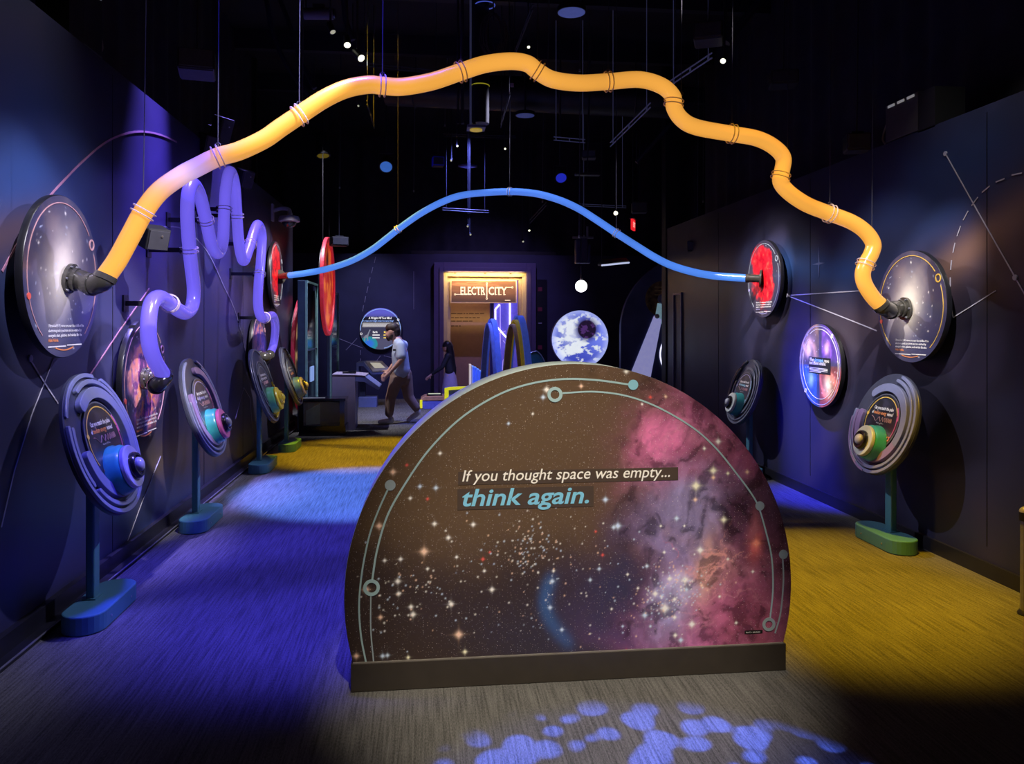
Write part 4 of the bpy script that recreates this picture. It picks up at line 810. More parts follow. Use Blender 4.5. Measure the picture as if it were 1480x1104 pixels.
def dial_stand(px, py, hpx, X, base_px, label, knob, arcs, accent, txt, side=1, tiltdeg=17.5, yaw=0.0):
    c = onX(px, py, X); R = hpx / 2 / F * depth(c) / math.cos(math.radians(tiltdeg)) * 0.985
    t = math.radians(tiltdeg); sg_ = 1 if X < 0 else -1
    n = Vector((sg_ * math.cos(t), 0, math.sin(t))); x = Vector((0, sg_, 0)); Md = frame(c, x, n.cross(x), n)
    fx = c.x - sg_ * 0.02
    r = thing('dial_stand', label, 'exhibit stand', (fx, c.y, 0))
    T = WM[r.name].inverted() @ Md                       # dial frame inside the stand
    # pole and base
    zt = c.z - R * 0.10; pw = 0.085
    pl = MB(); pl.box((fx - sg_ * 0.045, c.y, 0.10 + (zt - 0.10) / 2), (0.05, pw, zt - 0.10)); pl.build('pole', M_teal, r, bevel=0.012)
    LB, WB = 0.33 * R / 0.43, 0.115; st = []
    for k in range(13): a = -PI / 2 + PI * k / 12; st.append((WB * math.sin(a) * 1.0, LB - WB + WB * math.cos(a)))
    for k in range(13): a = PI / 2 + PI * k / 12; st.append((WB * math.sin(a) * 1.0, -(LB - WB) + WB * math.cos(a)))
    b = MB(); Mb = Matrix.Translation((fx + sg_ * 0.0, c.y, 0)); b.prism(st, 0.105, M=Mb, z0=0.001); b.build('base', M_teal, r, bevel=0.008)
    for yy in (-LB * 0.45, LB * 0.45):
        MB().cyl((fx + sg_ * WB, c.y + yy, 0.05), (fx + sg_ * (WB + 0.003), c.y + yy, 0.05), 0.007, n=8).build('screw', M_screw, r)
    MB().box((fx - sg_ * 0.045, c.y, 0.109), (0.075, pw + 0.03, 0.008)).build('pole_foot', M_teal, r)
    def L(bm, name, m, **k):                              # add in dial coordinates
        bm.v = [T @ Vector(v) for v in bm.v]; return bm.build(name, m, r, local=True, **k)
    b = MB(); b.lathe([(R * 0.97, -0.030), (R, -0.024), (R, -0.006), (R * 0.985, 0.0)], 96); plate = L(b, 'dial_plate', M_plate, smooth=True)
    MB_ = MB(); MB_.box((0, -R * 0.15, -0.045), (0.16, 0.22, 0.04)); L(MB_, 'mount_block', M_black)
    for (r0, r1, d0, d1, z, m) in arcs:
        b = MB(); b.arc(R * r0, R * r1, math.radians(d0), math.radians(d1), 0.0, z, max(8, int(abs(d1 - d0) / 4)))
        if abs(d1 - d0) < 359:
            for d in (d0, d1): q = math.radians(d); rm = (r0 + r1) / 2 * R; b.cyl((rm * math.cos(q), rm * math.sin(q), 0.0), (rm * math.cos(q), rm * math.sin(q), z - 0.0004), (r1 - r0) / 2 * R, n=14)
        L(b, 'raised_arc', m, smooth=True, bevel=0.003)
    fc = (-0.03 * R, 0.02 * R); fr_ = 0.56 * R
    b = MB(); b.lathe([(fr_, 0.0), (fr_, 0.010), (fr_ * 0.99, 0.014)], 64, M=Matrix.Translation((*fc, 0))); L(b, 'face_disc', M_rim, smooth=True)
    b = MB(); b.arc(fr_ * 0.965, fr_ * 1.0, 0, 2 * PI, 0.012, 0.0165, 72, fc); L(b, 'face_rim', M_arcG)
    fo = disc_print_into(r, T @ Matrix.Translation((fc[0], fc[1], 0.0150)), fr_ * 0.96, g_dial)
    z = 0.0165
    b = MB(); b.arc(fr_ * 0.86, fr_ * 0.885, math.radians(20), math.radians(215), z - 0.001, z + 0.001, 48, fc); L(b, 'face_arc', accent[0])
    b = MB(); b.arc(fr_ * 0.86, fr_ * 0.89, math.radians(-70), math.radians(18), z - 0.001, z + 0.001, 30, fc); b2 = b; L(b, 'face_arc', accent[1])
    b = MB(); b.arc(fr_ * 0.90, fr_ * 0.95, math.radians(8), math.radians(38), z - 0.001, z + 0.0012, 20, fc); L(b, 'face_arc', accent[1])
    q = math.radians(165); b = MB(); b.cyl((fc[0] + fr_ * 0.87 * math.cos(q), fc[1] + fr_ * 0.87 * math.sin(q), z), (fc[0] + fr_ * 0.87 * math.cos(q), fc[1] + fr_ * 0.87 * math.sin(q), z + 0.002), fr_ * 0.062, n=20); L(b, 'face_dot', accent[0])
    q = math.radians(-38 if X > 0 else -128); b = MB(); b.arc(fr_ * 0.055, fr_ * 0.082, 0, 2 * PI, z, z + 0.002, 24, (fc[0] + fr_ * 0.84 * math.cos(q), fc[1] + fr_ * 0.84 * math.sin(q))); L(b, 'face_ring', accent[2])
    def TX(s, x_, y_, w_, m, nm='title_text'): text(s, fr_ * 0.17, nm, m, r, fc[0] + x_ * fr_, fc[1] + y_ * fr_, z + 0.0008, width=w_ * fr_, local_M=T, res=1, bold=0.0012)
    TX('Can you match the pulse', -0.56, 0.42, 1.12, M_wt); TX('of', -0.62, 0.25, 0.09, M_wt); TX(txt[0], -0.50, 0.25, 0.72, accent[2]); TX('waves?', 0.26, 0.25, 0.34, M_wt)
    wv = []; ph = 0.0; nW = 150
    for i in range(nW + 1):
        u = i / nW; ph += (5 + 62 * u ** 1.6) / nW * 1.6; wv.append(Vector((fc[0] + fr_ * (-0.58 + 1.18 * u), fc[1] + fr_ * (0.085 + 0.075 * math.cos(ph)), z + 0.001)))
    b = MB(); b.tube(wv, 0.0022, 4); L(b, 'wave_line', M_or if X > 0 or R > 0.4 else M_lav)
    text(txt[1], fr_ * 0.06, 'caption_text', M_wt, r, fc[0] - 0.22 * fr_, fc[1] - 0.075 * fr_, z + 0.0008, width=0.42 * fr_, local_M=T, res=1)
    # the turning knob: stepped drum, flange, black ring and ball
    kc = (fc[0] + (0.02) * R, -0.42 * R); K = Matrix.Translation((kc[0], kc[1], 0.0)); k0, k1, k2, k3 = knob
    kk = R * 0.90
    b = MB(); b.lathe([(kk * 0.40, 0.012), (kk * 0.40, 0.030), (kk * 0.375, 0.045), (kk * 0.375, 0.070), (kk * 0.345, 0.088), (kk * 0.30, 0.092)], 56, M=K); L(b, 'knob_drum', k0, smooth=True)
    b = MB(); b.lathe([(kk * 0.30, 0.090), (kk * 0.335, 0.094), (kk * 0.335, 0.112), (kk * 0.32, 0.118), (kk * 0.22, 0.120)], 56, M=K); L(b, 'knob_flange', k1, smooth=True)
    b = MB(); b.lathe([(kk * 0.205, 0.118), (kk * 0.21, 0.135), (kk * 0.185, 0.150), (kk * 0.15, 0.150), (kk * 0.14, 0.140)], 48, M=K); L(b, 'knob_ring', k2, smooth=True)
    b = MB(); b.sphere((kc[0], kc[1], 0.148), kk * 0.115, 24, (1, 1, 0.65)); L(b, 'push_button', k3, smooth=True)
    return r
def disc_print_into(root, Ml, R, fn):
    o = disc_print(root, R, fn, nr=18, na=64); o.data.transform(Ml); return o
M_kt = mat('knob_teal', (0.05, 0.42, 0.40), 0.3, coat=0.3); M_kw = mat('knob_cream', (0.52, 0.56, 0.50), 0.35, coat=0.3); M_kl = mat('knob_lavender', (0.36, 0.36, 0.55), 0.3, coat=0.3); M_kb = mat('knob_black', (0.012, 0.012, 0.016), 0.25, coat=0.4); M_kg = mat('button_grey', (0.42, 0.42, 0.46), 0.18, coat=0.6)
M_kp = mat('knob_pink', (0.75, 0.16, 0.38), 0.3, coat=0.3); M_ky = mat('knob_yellow_lit', (0.85, 0.66, 0.04), 0.3, coat=0.3); M_kgr = mat('knob_green', (0.14, 0.50, 0.22), 0.3, coat=0.3); M_kbl = mat('knob_blue', (0.08, 0.22, 0.50), 0.3, coat=0.3)
def ARC(A, B): return [(0.93, 0.99, -200, 62, 0.020, A), (0.93, 0.99, 75, 150, 0.012, B), (0.83, 0.895, -140, 118, 0.026, A), (0.83, 0.895, 160, 212, 0.018, B), (0.62, 0.78, -172, 128, 0.034, A)]
sL = [
    (151, 640, 205, -1.86, 'dial stand nearest the camera on the left, violet-lit rings, round teal and lavender knob', (M_kt, M_kl, M_kb, M_kg), ARC(M_arcA, M_arcA), (M_yl, M_kp, M_o), ('medium energy', 'Ultraviolet (UV) Waves')),
    (295, 588, 143, -1.86, 'second dial stand from the camera on the left, teal knob with a pink ring', (M_kt, M_kp, M_kb, M_kg), [(0.94, 0.985, -250, 70, 0.020, M_arcA), (0.85, 0.895, -190, 60, 0.026, M_arcA), (0.66, 0.80, -200, 90, 0.030, M_arcB)], (M_lav, M_kp, M_lav), ('high energy', 'X-ray Waves')),
    (383, 557, 108, -1.86, 'third dial stand on the left, yellow-lit ring around a green knob', (M_kgr, M_ky, M_ky, M_ky), [(0.93, 0.98, -300, 40, 0.014, M_arcG), (0.62, 0.66, -170, 150, 0.014, M_arcG), (0.72, 0.78, -100, 0, 0.024, M_ky), (0.84, 0.89, -90, -5, 0.024, M_ky)], (M_gry, M_gry, M_wt), ('highest energy', 'Gamma Rays')),  # yellow light on the knob and arcs is put into their colours
    (421.5, 543, 86, -1.80, 'farthest dial stand on the left, grey rings and blue-teal knob, green-lit base', (M_kbl, M_kl, M_kb, M_kg), [(0.92, 0.98, -280, 70, 0.014, M_arcG), (0.80, 0.84, -250, 60, 0.016, M_arcG)], (M_gry, M_gry, M_wt), ('low energy', 'Infrared Waves')),
]
sR = [
    (1276, 612, 146, 3.46, 'nearer dial stand on the right, violet-blue rings, teal knob with cream flange, green base', (M_kt, M_kw, M_kb, M_kg), [(0.93, 0.99, -190, 75, 0.020, M_arcA), (0.95, 0.995, 180, 262, 0.026, M_arcB), (0.84, 0.90, -150, 80, 0.026, M_arcA), (0.84, 0.90, 170, 262, 0.026, M_arcB), (0.62, 0.78, 170, 330, 0.034, M_arcB), (0.62, 0.78, -30, 128, 0.034, M_arcA)], (M_yl, M_kp, M_o), ('medium energy', 'Ultraviolet (UV) Waves')),
    (1075, 566, 95, 3.50, 'farther dial stand on the right, grey rings and teal knob, partly behind the dome sign', (M_kt, M_kw, M_kb, M_kg), [(0.93, 0.99, -250, 80, 0.020, M_arcG), (0.84, 0.89, -230, 70, 0.024, M_arcG), (0.66, 0.74, -200, 100, 0.02, M_arcG)], (M_lav, M_bsky, M_bsky), ('low energy', 'Infrared Waves')),
]
for a in sL: dial_stand(a[0], a[1], a[2], a[3], None, a[4], a[5], a[6], a[7], a[8])
for a in sR: dial_stand(a[0], a[1], a[2], a[3], None, a[4], a[5], a[6], a[7], a[8])

# ================================================================ FAR LEFT: TOWERS, RED DISCS, DISPLAY BOX, CONSOLES
M_tw = mat('tower_navy', (0.030, 0.055, 0.12), 0.4); M_te = mat('tower_edge_teal', (0.22, 0.42, 0.42), 0.4); M_dg = mat('dark_glass', (0.010, 0.013, 0.020), 0.12, coat=0.5)
def tower(label, px0, px1, px2, pyt, d, screen):
    x1 = atD(px1, 500, d); X = x1.x; x0 = X - (px1 - px0) / F * d; y0 = x1.y; y1 = onX(px2, 500, X).y; zt = atD(px1, pyt, d).z
    r = thing('glazed_tower', label, 'display tower', ((x0 + X) / 2, (y0 + y1) / 2, 0))
    MB().box(((x0 + X) / 2, (y0 + y1) / 2, zt / 2), (X - x0, y1 - y0, zt)).build('cabinet', M_tw, r, bevel=0.01)
    e = 0.035
    for y in (y0 + e / 2, y1 - e / 2): MB().box((X + 0.012, y, zt / 2), (0.03, e, zt)).build('edge_post', M_te, r)
    MB().box((X + 0.012, (y0 + y1) / 2, zt - e / 2), (0.03, y1 - y0 - 2 * e, e)).build('edge_rail', M_te, r)
    MB().box((X + 0.004, (y0 + y1) / 2, zt / 2), (0.006, y1 - y0 - 2 * e, zt - 0.1)).build('glass_front', M_dg, r)
    MB().box((X + 0.010, (y0 + y1) / 2, 1.25), (0.01, y1 - y0 - 2 * e, 0.02)).build('cross_rail', M_tw, r)
    if screen: MB().box((X + 0.012, (y0 + y1) / 2 + 0.02, onX(448, 541, X).z), (0.014, 0.34, 0.24)).build('label_plate', glow('plate_glow', (0.25, 0.38, 0.75), 0.7), r, label='small lit blue-white label plate')
    return r
tower('tall glazed tower with teal edges and a small lit plate, beyond the left dial stands', 430, 441.5, 457.5, 405, 12.0, True)
tower('narrower glazed tower with pale green edges in front of the large red ring', 472.5, 477, 488, 420, 13.8, False)
def red_ring(label, px, py, X, hpx, rimw, rimc, fn, name='ringed_disc', hung=False):
    p = onX(px, py, X); R = hpx / 2 / F * depth(p); p, M = disc_frame(px, py, X); r = thing(name, label, 'round panel', M=M)
    MB().arc(R * (1 - rimw), R, 0, 2 * PI, -0.03, 0.03, 80).build('rim', rimc, r, local=True, bevel=0.01)
    MB().lathe([(R * 0.9, -0.06), (R * 0.9, -0.012)], 64).build('disc_body', M_rim, r, local=True); disc_print(r, R * (1 - rimw), fn, nr=30, na=90, z=-0.010, m=M_prints)
    if hung:
        for s in (-0.5, 0.5): MB().tube([(s * R, R * 0.80, -0.03), (s * R, 5.85 - p.z, -0.03)], 0.006, 6).build('suspension_cable', mat('black_cable', (0.008, 0.008, 0.012), 0.6), r, local=True)
    else: MB().cyl((0, 0, -0.075), (0, 0, -0.06), R * 0.3, n=20).build('wall_mount', M_black, r, local=True)
    return r
def g_sun(x, y):
    n = fbm(x * 4 + 3, y * 4 + 5, 5); C = const(x, (0.60, 0.03, 0.02)); C = mixc(C, (1.0, 0.20, 0.03), sst(0.35, 0.7, n)); return mixc(C, (0.03, 0.01, 0.01), np.exp(-((x) / 0.25) ** 2 - ((y - 0.62) / 0.2) ** 2))
def g_amber(x, y):
    n = fbm(x * 5 + 3, y * 5 + 5, 5); C = const(x, (0.05, 0.03, 0.03)); return mixc(C, (0.55, 0.35, 0.15), sst(0.45, 0.7, n))
M_redr = mat('rim_red', (0.60, 0.035, 0.06), 0.35, emit=(0.6, 0.02, 0.04), strength=0.30)
red_ring('large red-rimmed orange disc high beyond the glazed towers', 474, 414, -1.66, 142, 0.10, M_redr, g_sun, hung=True)
red_ring('red-rimmed disc half hidden behind the taller glazed tower', 437, 512, -2.07, 166, 0.10, mat('rim_crimson', (0.42, 0.03, 0.07), 0.35, emit=(0.5, 0.02, 0.06), strength=0.12), g_amber)
# low black display box with a glass front
def fl(px, py): return onZ(px, py, 0)
g0 = fl(432, 630); g1 = fl(500, 628); gz = 0.55
gb = thing('display_box', 'low black display box with a glass front beyond the farthest left dial stand', 'display case', (g0 + g1) / 2)
gx0, gx1, gy = g0.x, g1.x, g0.y; w = gx1 - gx0; cxg = (gx0 + gx1) / 2
M_gk = mat('gloss_black', (0.006, 0.006, 0.008), 0.15, coat=0.4)
MB().box((cxg, gy + 0.225, 0.07), (w, 0.45, 0.14)).build('plinth', M_gk, gb); MB().box((cxg, gy + 0.225, gz - 0.02), (w, 0.45, 0.04)).build('top', M_gk, gb, bevel=0.005)
for x in (gx0 + 0.03, gx1 - 0.05): MB().box((x, gy + 0.225, gz / 2 + 0.05), (0.07, 0.45, gz - 0.18)).build('side', M_gk, gb)
MB().box((cxg, gy + 0.44, gz / 2 + 0.05), (w - 0.1, 0.02, gz - 0.18)).build('back', mat('case_back', (0.05, 0.05, 0.06), 0.5), gb)
MB().add([(gx0 + 0.09, gy + 0.1, 0.15), (gx0 + 0.28, gy + 0.2, 0.15), (gx0 + 0.28, gy + 0.2, 0.46), (gx0 + 0.09, gy + 0.1, 0.36), (gx0 + 0.09, gy + 0.12, 0.15), (gx0 + 0.28, gy + 0.22, 0.15), (gx0 + 0.28, gy + 0.22, 0.46), (gx0 + 0.09, gy + 0.12, 0.36)], [(0, 1, 2, 3), (7, 6, 5, 4), (0, 4, 5, 1), (1, 5, 6, 2), (2, 6, 7, 3), (3, 7, 4, 0)]).build('teal_panel', mat('case_teal', (0.12, 0.26, 0.28), 0.5), gb)
MB().box((cxg, gy + 0.01, gz / 2 + 0.05), (w - 0.12, 0.006, gz - 0.2)).build('glass_front', mat('clear_glass', (0.6, 0.65, 0.7), 0.05, alpha=0.12), gb)
MB().box((cxg - 0.15, gy + 0.1, gz + 0.003), (0.35, 0.12, 0.006)).build('caption_plate', mat('caption_grey', (0.25, 0.25, 0.28), 0.4), gb)
# consoles: folded sheet profiles in the picture plane of the hall, extruded in depth
M_con = mat('console_lilac', (0.30, 0.27, 0.42), 0.45, var=0.04); M_conb = mat('console_blue', (0.14, 0.18, 0.48), 0.45, var=0.04)
def prof(root, pts, Y, dpt, m, name):
    P = [onY(x, y, Y) for x, y in pts]; n = len(P); b = MB(); b.v = P + [p + Vector((0, dpt, 0)) for p in P]
    b.f = [tuple(range(n)), tuple(range(n, 2 * n))[::-1]] + [(i, n + i, n + (i + 1) % n, (i + 1) % n) for i in range(n)]; return b.build(name, m, root, bevel=0.006)
Y1 = fl(497, 622).y
c1 = thing('console_table', 'lilac console table with a thick side leg and a slanting end, nearer of the two', 'table', (fl(497, 622).x, Y1, 0))
zc = fl(480, 622)
def flo(px): return (px, 465 + F * CH / depth(onY(px, 500, Y1)))
prof(c1, [flo(479.6), (479.6, 542.6), (513.2, 543.2), (513.2, flo(513)[1])], Y1, 0.10, M_con, 'side_leg')
prof(c1, [(513.3, 543.2), (528.7, 544.8), (548.8, 559.5), (546.6, 564), (526, 552), (513.3, 551.6)], Y1 + 0.0, 0.62, M_conb, 'slanting_top'); prof(c1, [(479.6, 542.4), (479.6, 540.6), (513.2, 541.2), (528, 542.8), (528.4, 544.3), (513.2, 543.0)], Y1 - 0.01, 0.64, M_con, 'top_sheet'); prof(c1, [(508, 552), (508, flo(508)[1]), (513, flo(513)[1]), (513, 552)], Y1 + 0.1, 0.5, M_conb, 'inner_leg')
dv = thing('black_handset', 'black handset lying on top of the nearer console table', 'device', onY(506, 541, Y1 + 0.2))
zt_ = onY(513, 541.0, Y1).z + 0.003; MB().box((onY(500, 540, Y1 + 0.22).x, Y1 + 0.22, zt_ + 0.015), (0.10, 0.10, 0.03)).build('cradle', M_black, dv, bevel=0.005); MB().box((onY(509, 540, Y1 + 0.2).x, Y1 + 0.2, zt_ + 0.022), (0.13, 0.06, 0.045)).build('grip', M_gk, dv, bevel=0.012)
Y2 = 15.6
c2 = thing('tilted_console', 'console with a tilted white screen on a blue block, behind the walking man', 'console', (onY(531, 578, Y2).x, Y2, 0))
fz = 465 + F * CH / depth(onY(531, 500, Y2))
prof(c2, [(515, 524), (526, 523), (538, 538), (566, 537), (566, 540), (537, 541.5), (525, 529), (518.5, 529.5), (518.5, 541), (515, 541)], Y2, 0.55, M_conb, 'folded_frame')
prof(c2, [(518, 541), (544.5, 540), (544.5, 552), (518, 552)], Y2 + 0.1, 0.4, M_conb, 'upper_block'); prof(c2, [(518, fz - 14.5), (544.5, fz - 14.5), (544.5, fz), (518, fz)], Y2 + 0.05, 0.45, M_conb, 'base_block'); prof(c2, [(519, 551), (528, 551), (528, fz - 14), (519, fz - 14)], Y2 + 0.25, 0.2, mat('shadow_navy', (0.03, 0.04, 0.10), 0.5), 'spine')
q = [onY(526, 523.2, Y2 + 0.53), onY(552, 523.4, Y2 + 0.53), onY(566, 536.6, Y2 - 0.01), onY(538.5, 537.6, Y2 - 0.01)]; nn = (q[1] - q[0]).cross(q[3] - q[0]).normalized(); nn = nn if nn.z > 0 else -nn
MB().add([p for p in q] + [p + nn * 0.03 for p in q], [(3, 2, 1, 0), (4, 5, 6, 7), (0, 1, 5, 4), (1, 2, 6, 5), (2, 3, 7, 6), (3, 0, 4, 7)]).build('sloping_top', mat('console_white', (0.62, 0.60, 0.58), 0.4), c2, bevel=0.004)
m_ = sum(q, Vector()) / 4; q2 = [m_ + (p - m_) * 0.55 + nn * 0.031 for p in q]
MB().add(q2 + [p + nn * 0.004 for p in q2], [(3, 2, 1, 0), (4, 5, 6, 7), (0, 1, 5, 4), (1, 2, 6, 5), (2, 3, 7, 6), (3, 0, 4, 7)]).build('screen', glow('screen_cream', (0.62, 0.58, 0.46), 0.6), c2, label='cream lit screen')

# weight disc on the back wall
def g_weight(x, y):
    n = fbm(x * 2 + 4, y * 2, 4); C = const(x, (0.055, 0.055, 0.085)); C = mixc(C, (0.14, 0.14, 0.55), sst(0.35, 0.8, y)); C = mixc(C, (0.11, 0.11, 0.16), sst(-0.2, -0.6, y))
    C = mixc(C, (0.012, 0.012, 0.02), sst(0.60, 0.55, y) * sst(0.10, 0.16, y)); C = mixc(C, (0.34, 0.32, 0.28), 0.8 * sst(0.31, 0.27, y) * sst(0.06, 0.11, y) * sst(0.9, 0.8, abs(x)))
    d = np.hypot((x + 0.55) / 0.40, (y + 0.72) / 0.34); C = mixc(C, (0.03, 0.38, 0.34), sst(1.05, 0.98, d)); return mixc(C, (0.05, 0.20, 0.75), sst(0.95, 0.2, d))
pw_ = onY(550, 475, YB - 0.09); Rw_ = 30.5 / F * depth(pw_)
wd = thing('weight_disc', 'round lit panel titled A Weight Off Your Mind on the back wall behind the man', 'wall disc', M=frame(pw_, Vector((1, 0, 0)), Vector((0, 0, 1)), Vector((0, -1, 0))))
MB().lathe([(Rw_ * 0.98, -0.085), (Rw_, -0.08), (Rw_, -0.004), (Rw_ * 0.99, 0.0)], 80).build('disc_body', M_rim, wd, local=True)
disc_print(wd, Rw_ * 0.985, g_weight, nr=50, na=120, z=0.0008, m=M_prints)
M_wlit = glow('lit_white', (0.95, 0.93, 0.86), 0.8); M_blit = glow('lit_blue', (0.35, 0.55, 1.0), 0.8); M_ylit = glow('lit_yellow', (0.95, 0.70, 0.12), 0.8)
MB().arc(Rw_ * 0.92, Rw_ * 0.945, math.radians(-80), math.radians(185), 0.001, 0.006, 80).build('outline_arc', M_blit, wd, local=True)
for a in (27, 195): MB().arc(Rw_ * 0.035, Rw_ * 0.055, 0, 2 * PI, 0.001, 0.007, 16, (Rw_ * 0.93 * math.cos(math.radians(a)), Rw_ * 0.93 * math.sin(math.radians(a)))).build('outline_ring', M_wlit, wd, local=True)
text('A Weight Off Your Mind', 0.07, 'title_text', M_wlit, wd, -0.56 * Rw_, 0.46 * Rw_, 0.003, width=1.08 * Rw_, shear=0.2, bold=0.002, res=1)
text('Do mass and weight mean the same thing?', 0.05, 'subtitle_text', M_blit, wd, -0.84 * Rw_, 0.34 * Rw_, 0.003, width=1.45 * Rw_, res=1, bold=0.001)
for k in range(4): MB().box(((-0.30 if k == 3 else 0) * Rw_, (0.265 - 0.055 * k) * Rw_, 0.003), ((1.1 if k == 3 else 1.68) * Rw_, 0.016 * Rw_, 0.002)).build('text_line', M_wlit, wd, local=True)
for j, (cx, m, hd) in enumerate(((-0.26, M_wlit, 'Earth'), (0.26, M_ylit, 'Moon'))):
    text(hd, 0.06, 'column_heading', m, wd, cx * Rw_ - 0.10 * Rw_, -0.20 * Rw_, 0.003, width=0.22 * Rw_, res=1, bold=0.002)
    for k in range(2): MB().box((cx * Rw_ + 0.05 * Rw_, (-0.30 - 0.13 * k) * Rw_, 0.003), (0.34 * Rw_, 0.05 * Rw_, 0.002)).build('figure_line', m, wd, local=True)
gp = [(-0.80, -0.42), (-0.72, -0.32), (-0.62, -0.27), (-0.54, -0.10), (-0.52, -0.03), (-0.45, -0.06), (-0.49, -0.10), (-0.56, -0.30), (-0.58, -0.40), (-0.57, -0.58), (-0.60, -0.58), (-0.63, -0.42), (-0.70, -0.43), (-0.73, -0.58), (-0.76, -0.58), (-0.76, -0.42)]
MB().prism([(x * Rw_, y * Rw_) for x, y in gp], 0.003, z0=0.001).build('giraffe_picture', mat('giraffe_print', (0.50, 0.55, 0.48), 0.5, emit=(0.4, 0.45, 0.4), strength=0.3), wd, local=True)

# ================================================================ CENTRE: STEPPED BENCH, BOARDS, ARCHES
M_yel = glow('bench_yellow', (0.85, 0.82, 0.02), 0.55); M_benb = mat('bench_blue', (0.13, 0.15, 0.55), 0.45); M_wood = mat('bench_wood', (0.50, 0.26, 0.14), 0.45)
YBn = fl(625, 591).y
bn = thing('stepped_bench', 'low blue stepped bench with bright yellow edges behind the dome sign', 'bench', (onY(640, 591, YBn).x, YBn, 0))
def fyn(px): return 465 + F * CH / depth(onY(px, 500, YBn))
prof(bn, [(608, 579), (608, fyn(608)), (720, fyn(720)), (720, 578)], YBn, 0.6, M_benb, 'lower_deck'); prof(bn, [(608, 577), (614, 573.5), (643, 572.5), (643, 578.5), (608, 579)], YBn - 0.01, 0.6, M_wood, 'wooden_top')
prof(bn, [(643, 562.5), (643, 579), (720, 579), (720, 560)], YBn + 0.02, 0.56, M_benb, 'upper_deck')
prof(bn, [(606.8, 578), (606.8, fyn(607) - 1), (610.5, fyn(610) - 1), (610.5, 578)], YBn - 0.03, 0.03, M_yel, 'yellow_edge'); prof(bn, [(642.5, 561), (642.5, 578), (648.5, 578), (648.5, 564), (680, 561.5), (680, 558), (650, 559.2)], YBn - 0.03, 0.03, M_yel, 'yellow_edge')
tab = thing('flat_screen_tablet', 'thin tablet lying on the low end of the stepped bench', 'tablet', Vector((onY(628, 572, YBn).x, YBn + 0.25, onY(628, 572.5, YBn - 0.01).z + 0.001)) + UP * 0.012); tp = WM[tab.name].translation; MB().box(tp, (0.30, 0.25, 0.02)).build('tablet_body', M_black, tab, bevel=0.004); MB().box(tp + Vector((0, 0, 0.012)), (0.24, 0.18, 0.004)).build('screen', glow('tablet_screen', (0.55, 0.60, 0.35), 0.7), tab)
bpos = [(679.5, 527.5, 'white', glow('board_white', (0.75, 0.65, 0.60), 0.55)), (683.5, 530, 'blue', None), (687, 531.5, 'blue', None), (690.5, 534, 'blue', None), (694, 536.5, 'blue', None), (697.5, 542, 'yellow', M_yel), (702, 544, 'yellow', M_yel)]
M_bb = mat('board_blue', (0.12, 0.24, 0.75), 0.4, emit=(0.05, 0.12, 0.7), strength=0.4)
ordn = {0: 'white board at the left end of the upright row on the stepped bench', 1: 'blue board right behind the white one in the upright row', 2: 'second blue board in the upright row, counting from the white board', 3: 'third blue board in the upright row, counting from the white board', 4: 'last and shortest blue board in the upright row, beside the yellow ones', 5: 'short yellow board beside the blue ones in the upright row', 6: 'outer yellow board at the right end of the upright row'}
for i, (x, yt, nm, m) in enumerate(bpos):
    a = onY(x, yt, YBn + 0.35 - 0.05 * i); z0 = onY(690, 560, YBn + 0.02).z
    t = thing('upright_board', ordn[i], 'board', (a.x, a.y, z0), group='upright boards on the stepped bench')
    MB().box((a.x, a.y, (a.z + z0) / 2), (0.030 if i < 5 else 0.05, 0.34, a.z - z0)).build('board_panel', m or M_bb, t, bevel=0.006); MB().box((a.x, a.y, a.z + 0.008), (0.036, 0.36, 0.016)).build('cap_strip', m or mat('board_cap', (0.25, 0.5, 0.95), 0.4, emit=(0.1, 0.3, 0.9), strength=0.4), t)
def arch(label, pxl, pxr, pya, Y, mats, wband, nin):
    A = onY(pxl, 560, Y); B = onY(pxr, 560, Y); zt = onY(pxl, pya, Y).z; span = (B.x - A.x); ax = Vector((span, -0.9, 0)); Lh = ax.length / 2; ax.normalize(); c = Vector(((A.x + B.x) / 2, Y, 0))
    r = thing('arch', label, 'arch', c); nv = Vector((-ax.y, ax.x, 0))
    for j in range(nin):
        k = 1 - 0.10 * j; P = []
        for i in range(41):
            t = -1 + 2 * i / 40; P.append(c + ax * (t * Lh * k) + Vector((0, 0, (zt - 0.07 * j) * (1 - abs(t) ** 2.2))) - nv * (0.05 * j))
        b = MB(); n0 = 0
        for i, p in enumerate(P):
            t = (P[min(i + 1, 40)] - P[max(i - 1, 0)]).normalized(); n = t.cross(nv).normalized(); h = nv * wband / 2; w = n * 0.015
            b.v += [p + h + w, p + h - w, p - h - w, p - h + w]
        b.f = [(i * 4 + q, i * 4 + (q + 1) % 4, i * 4 + 4 + (q + 1) % 4, i * 4 + 4 + q) for i in range(40) for q in range(4)] + [(0, 1, 2, 3), (163, 162, 161, 160)]
        b.build('curved_band', mats[j], r, smooth=True)
    return r
M_ab = mat('arch_blue', (0.16, 0.26, 0.78), 0.35, emit=(0.05, 0.10, 0.6), strength=0.25); M_ag = mat('arch_gold', (0.70, 0.50, 0.05), 0.4, emit=(0.5, 0.35, 0.02), strength=0.12); M_an = mat('arch_steel', (0.20, 0.28, 0.55), 0.4); M_abr = mat('arch_tan', (0.50, 0.34, 0.16), 0.4)  # gold band given a faint added glow to look brighter
arch('slim blue arch standing in front of the doorway neon lines', 701, 722, 462, 13.2, (M_ab, M_an), 0.09, 2)
arch('broad arch of blue and gold bands right of the slim blue arch', 735, 765, 457, 12.8, (M_ab, M_ag, M_abr), 0.11, 3)
tf = onY(785, 530, 15.2)
tb = thing('teal_fin', 'small dark teal rounded screen between the broad arch and the lit globe panel', 'screen', (tf.x, 15.2, 0))
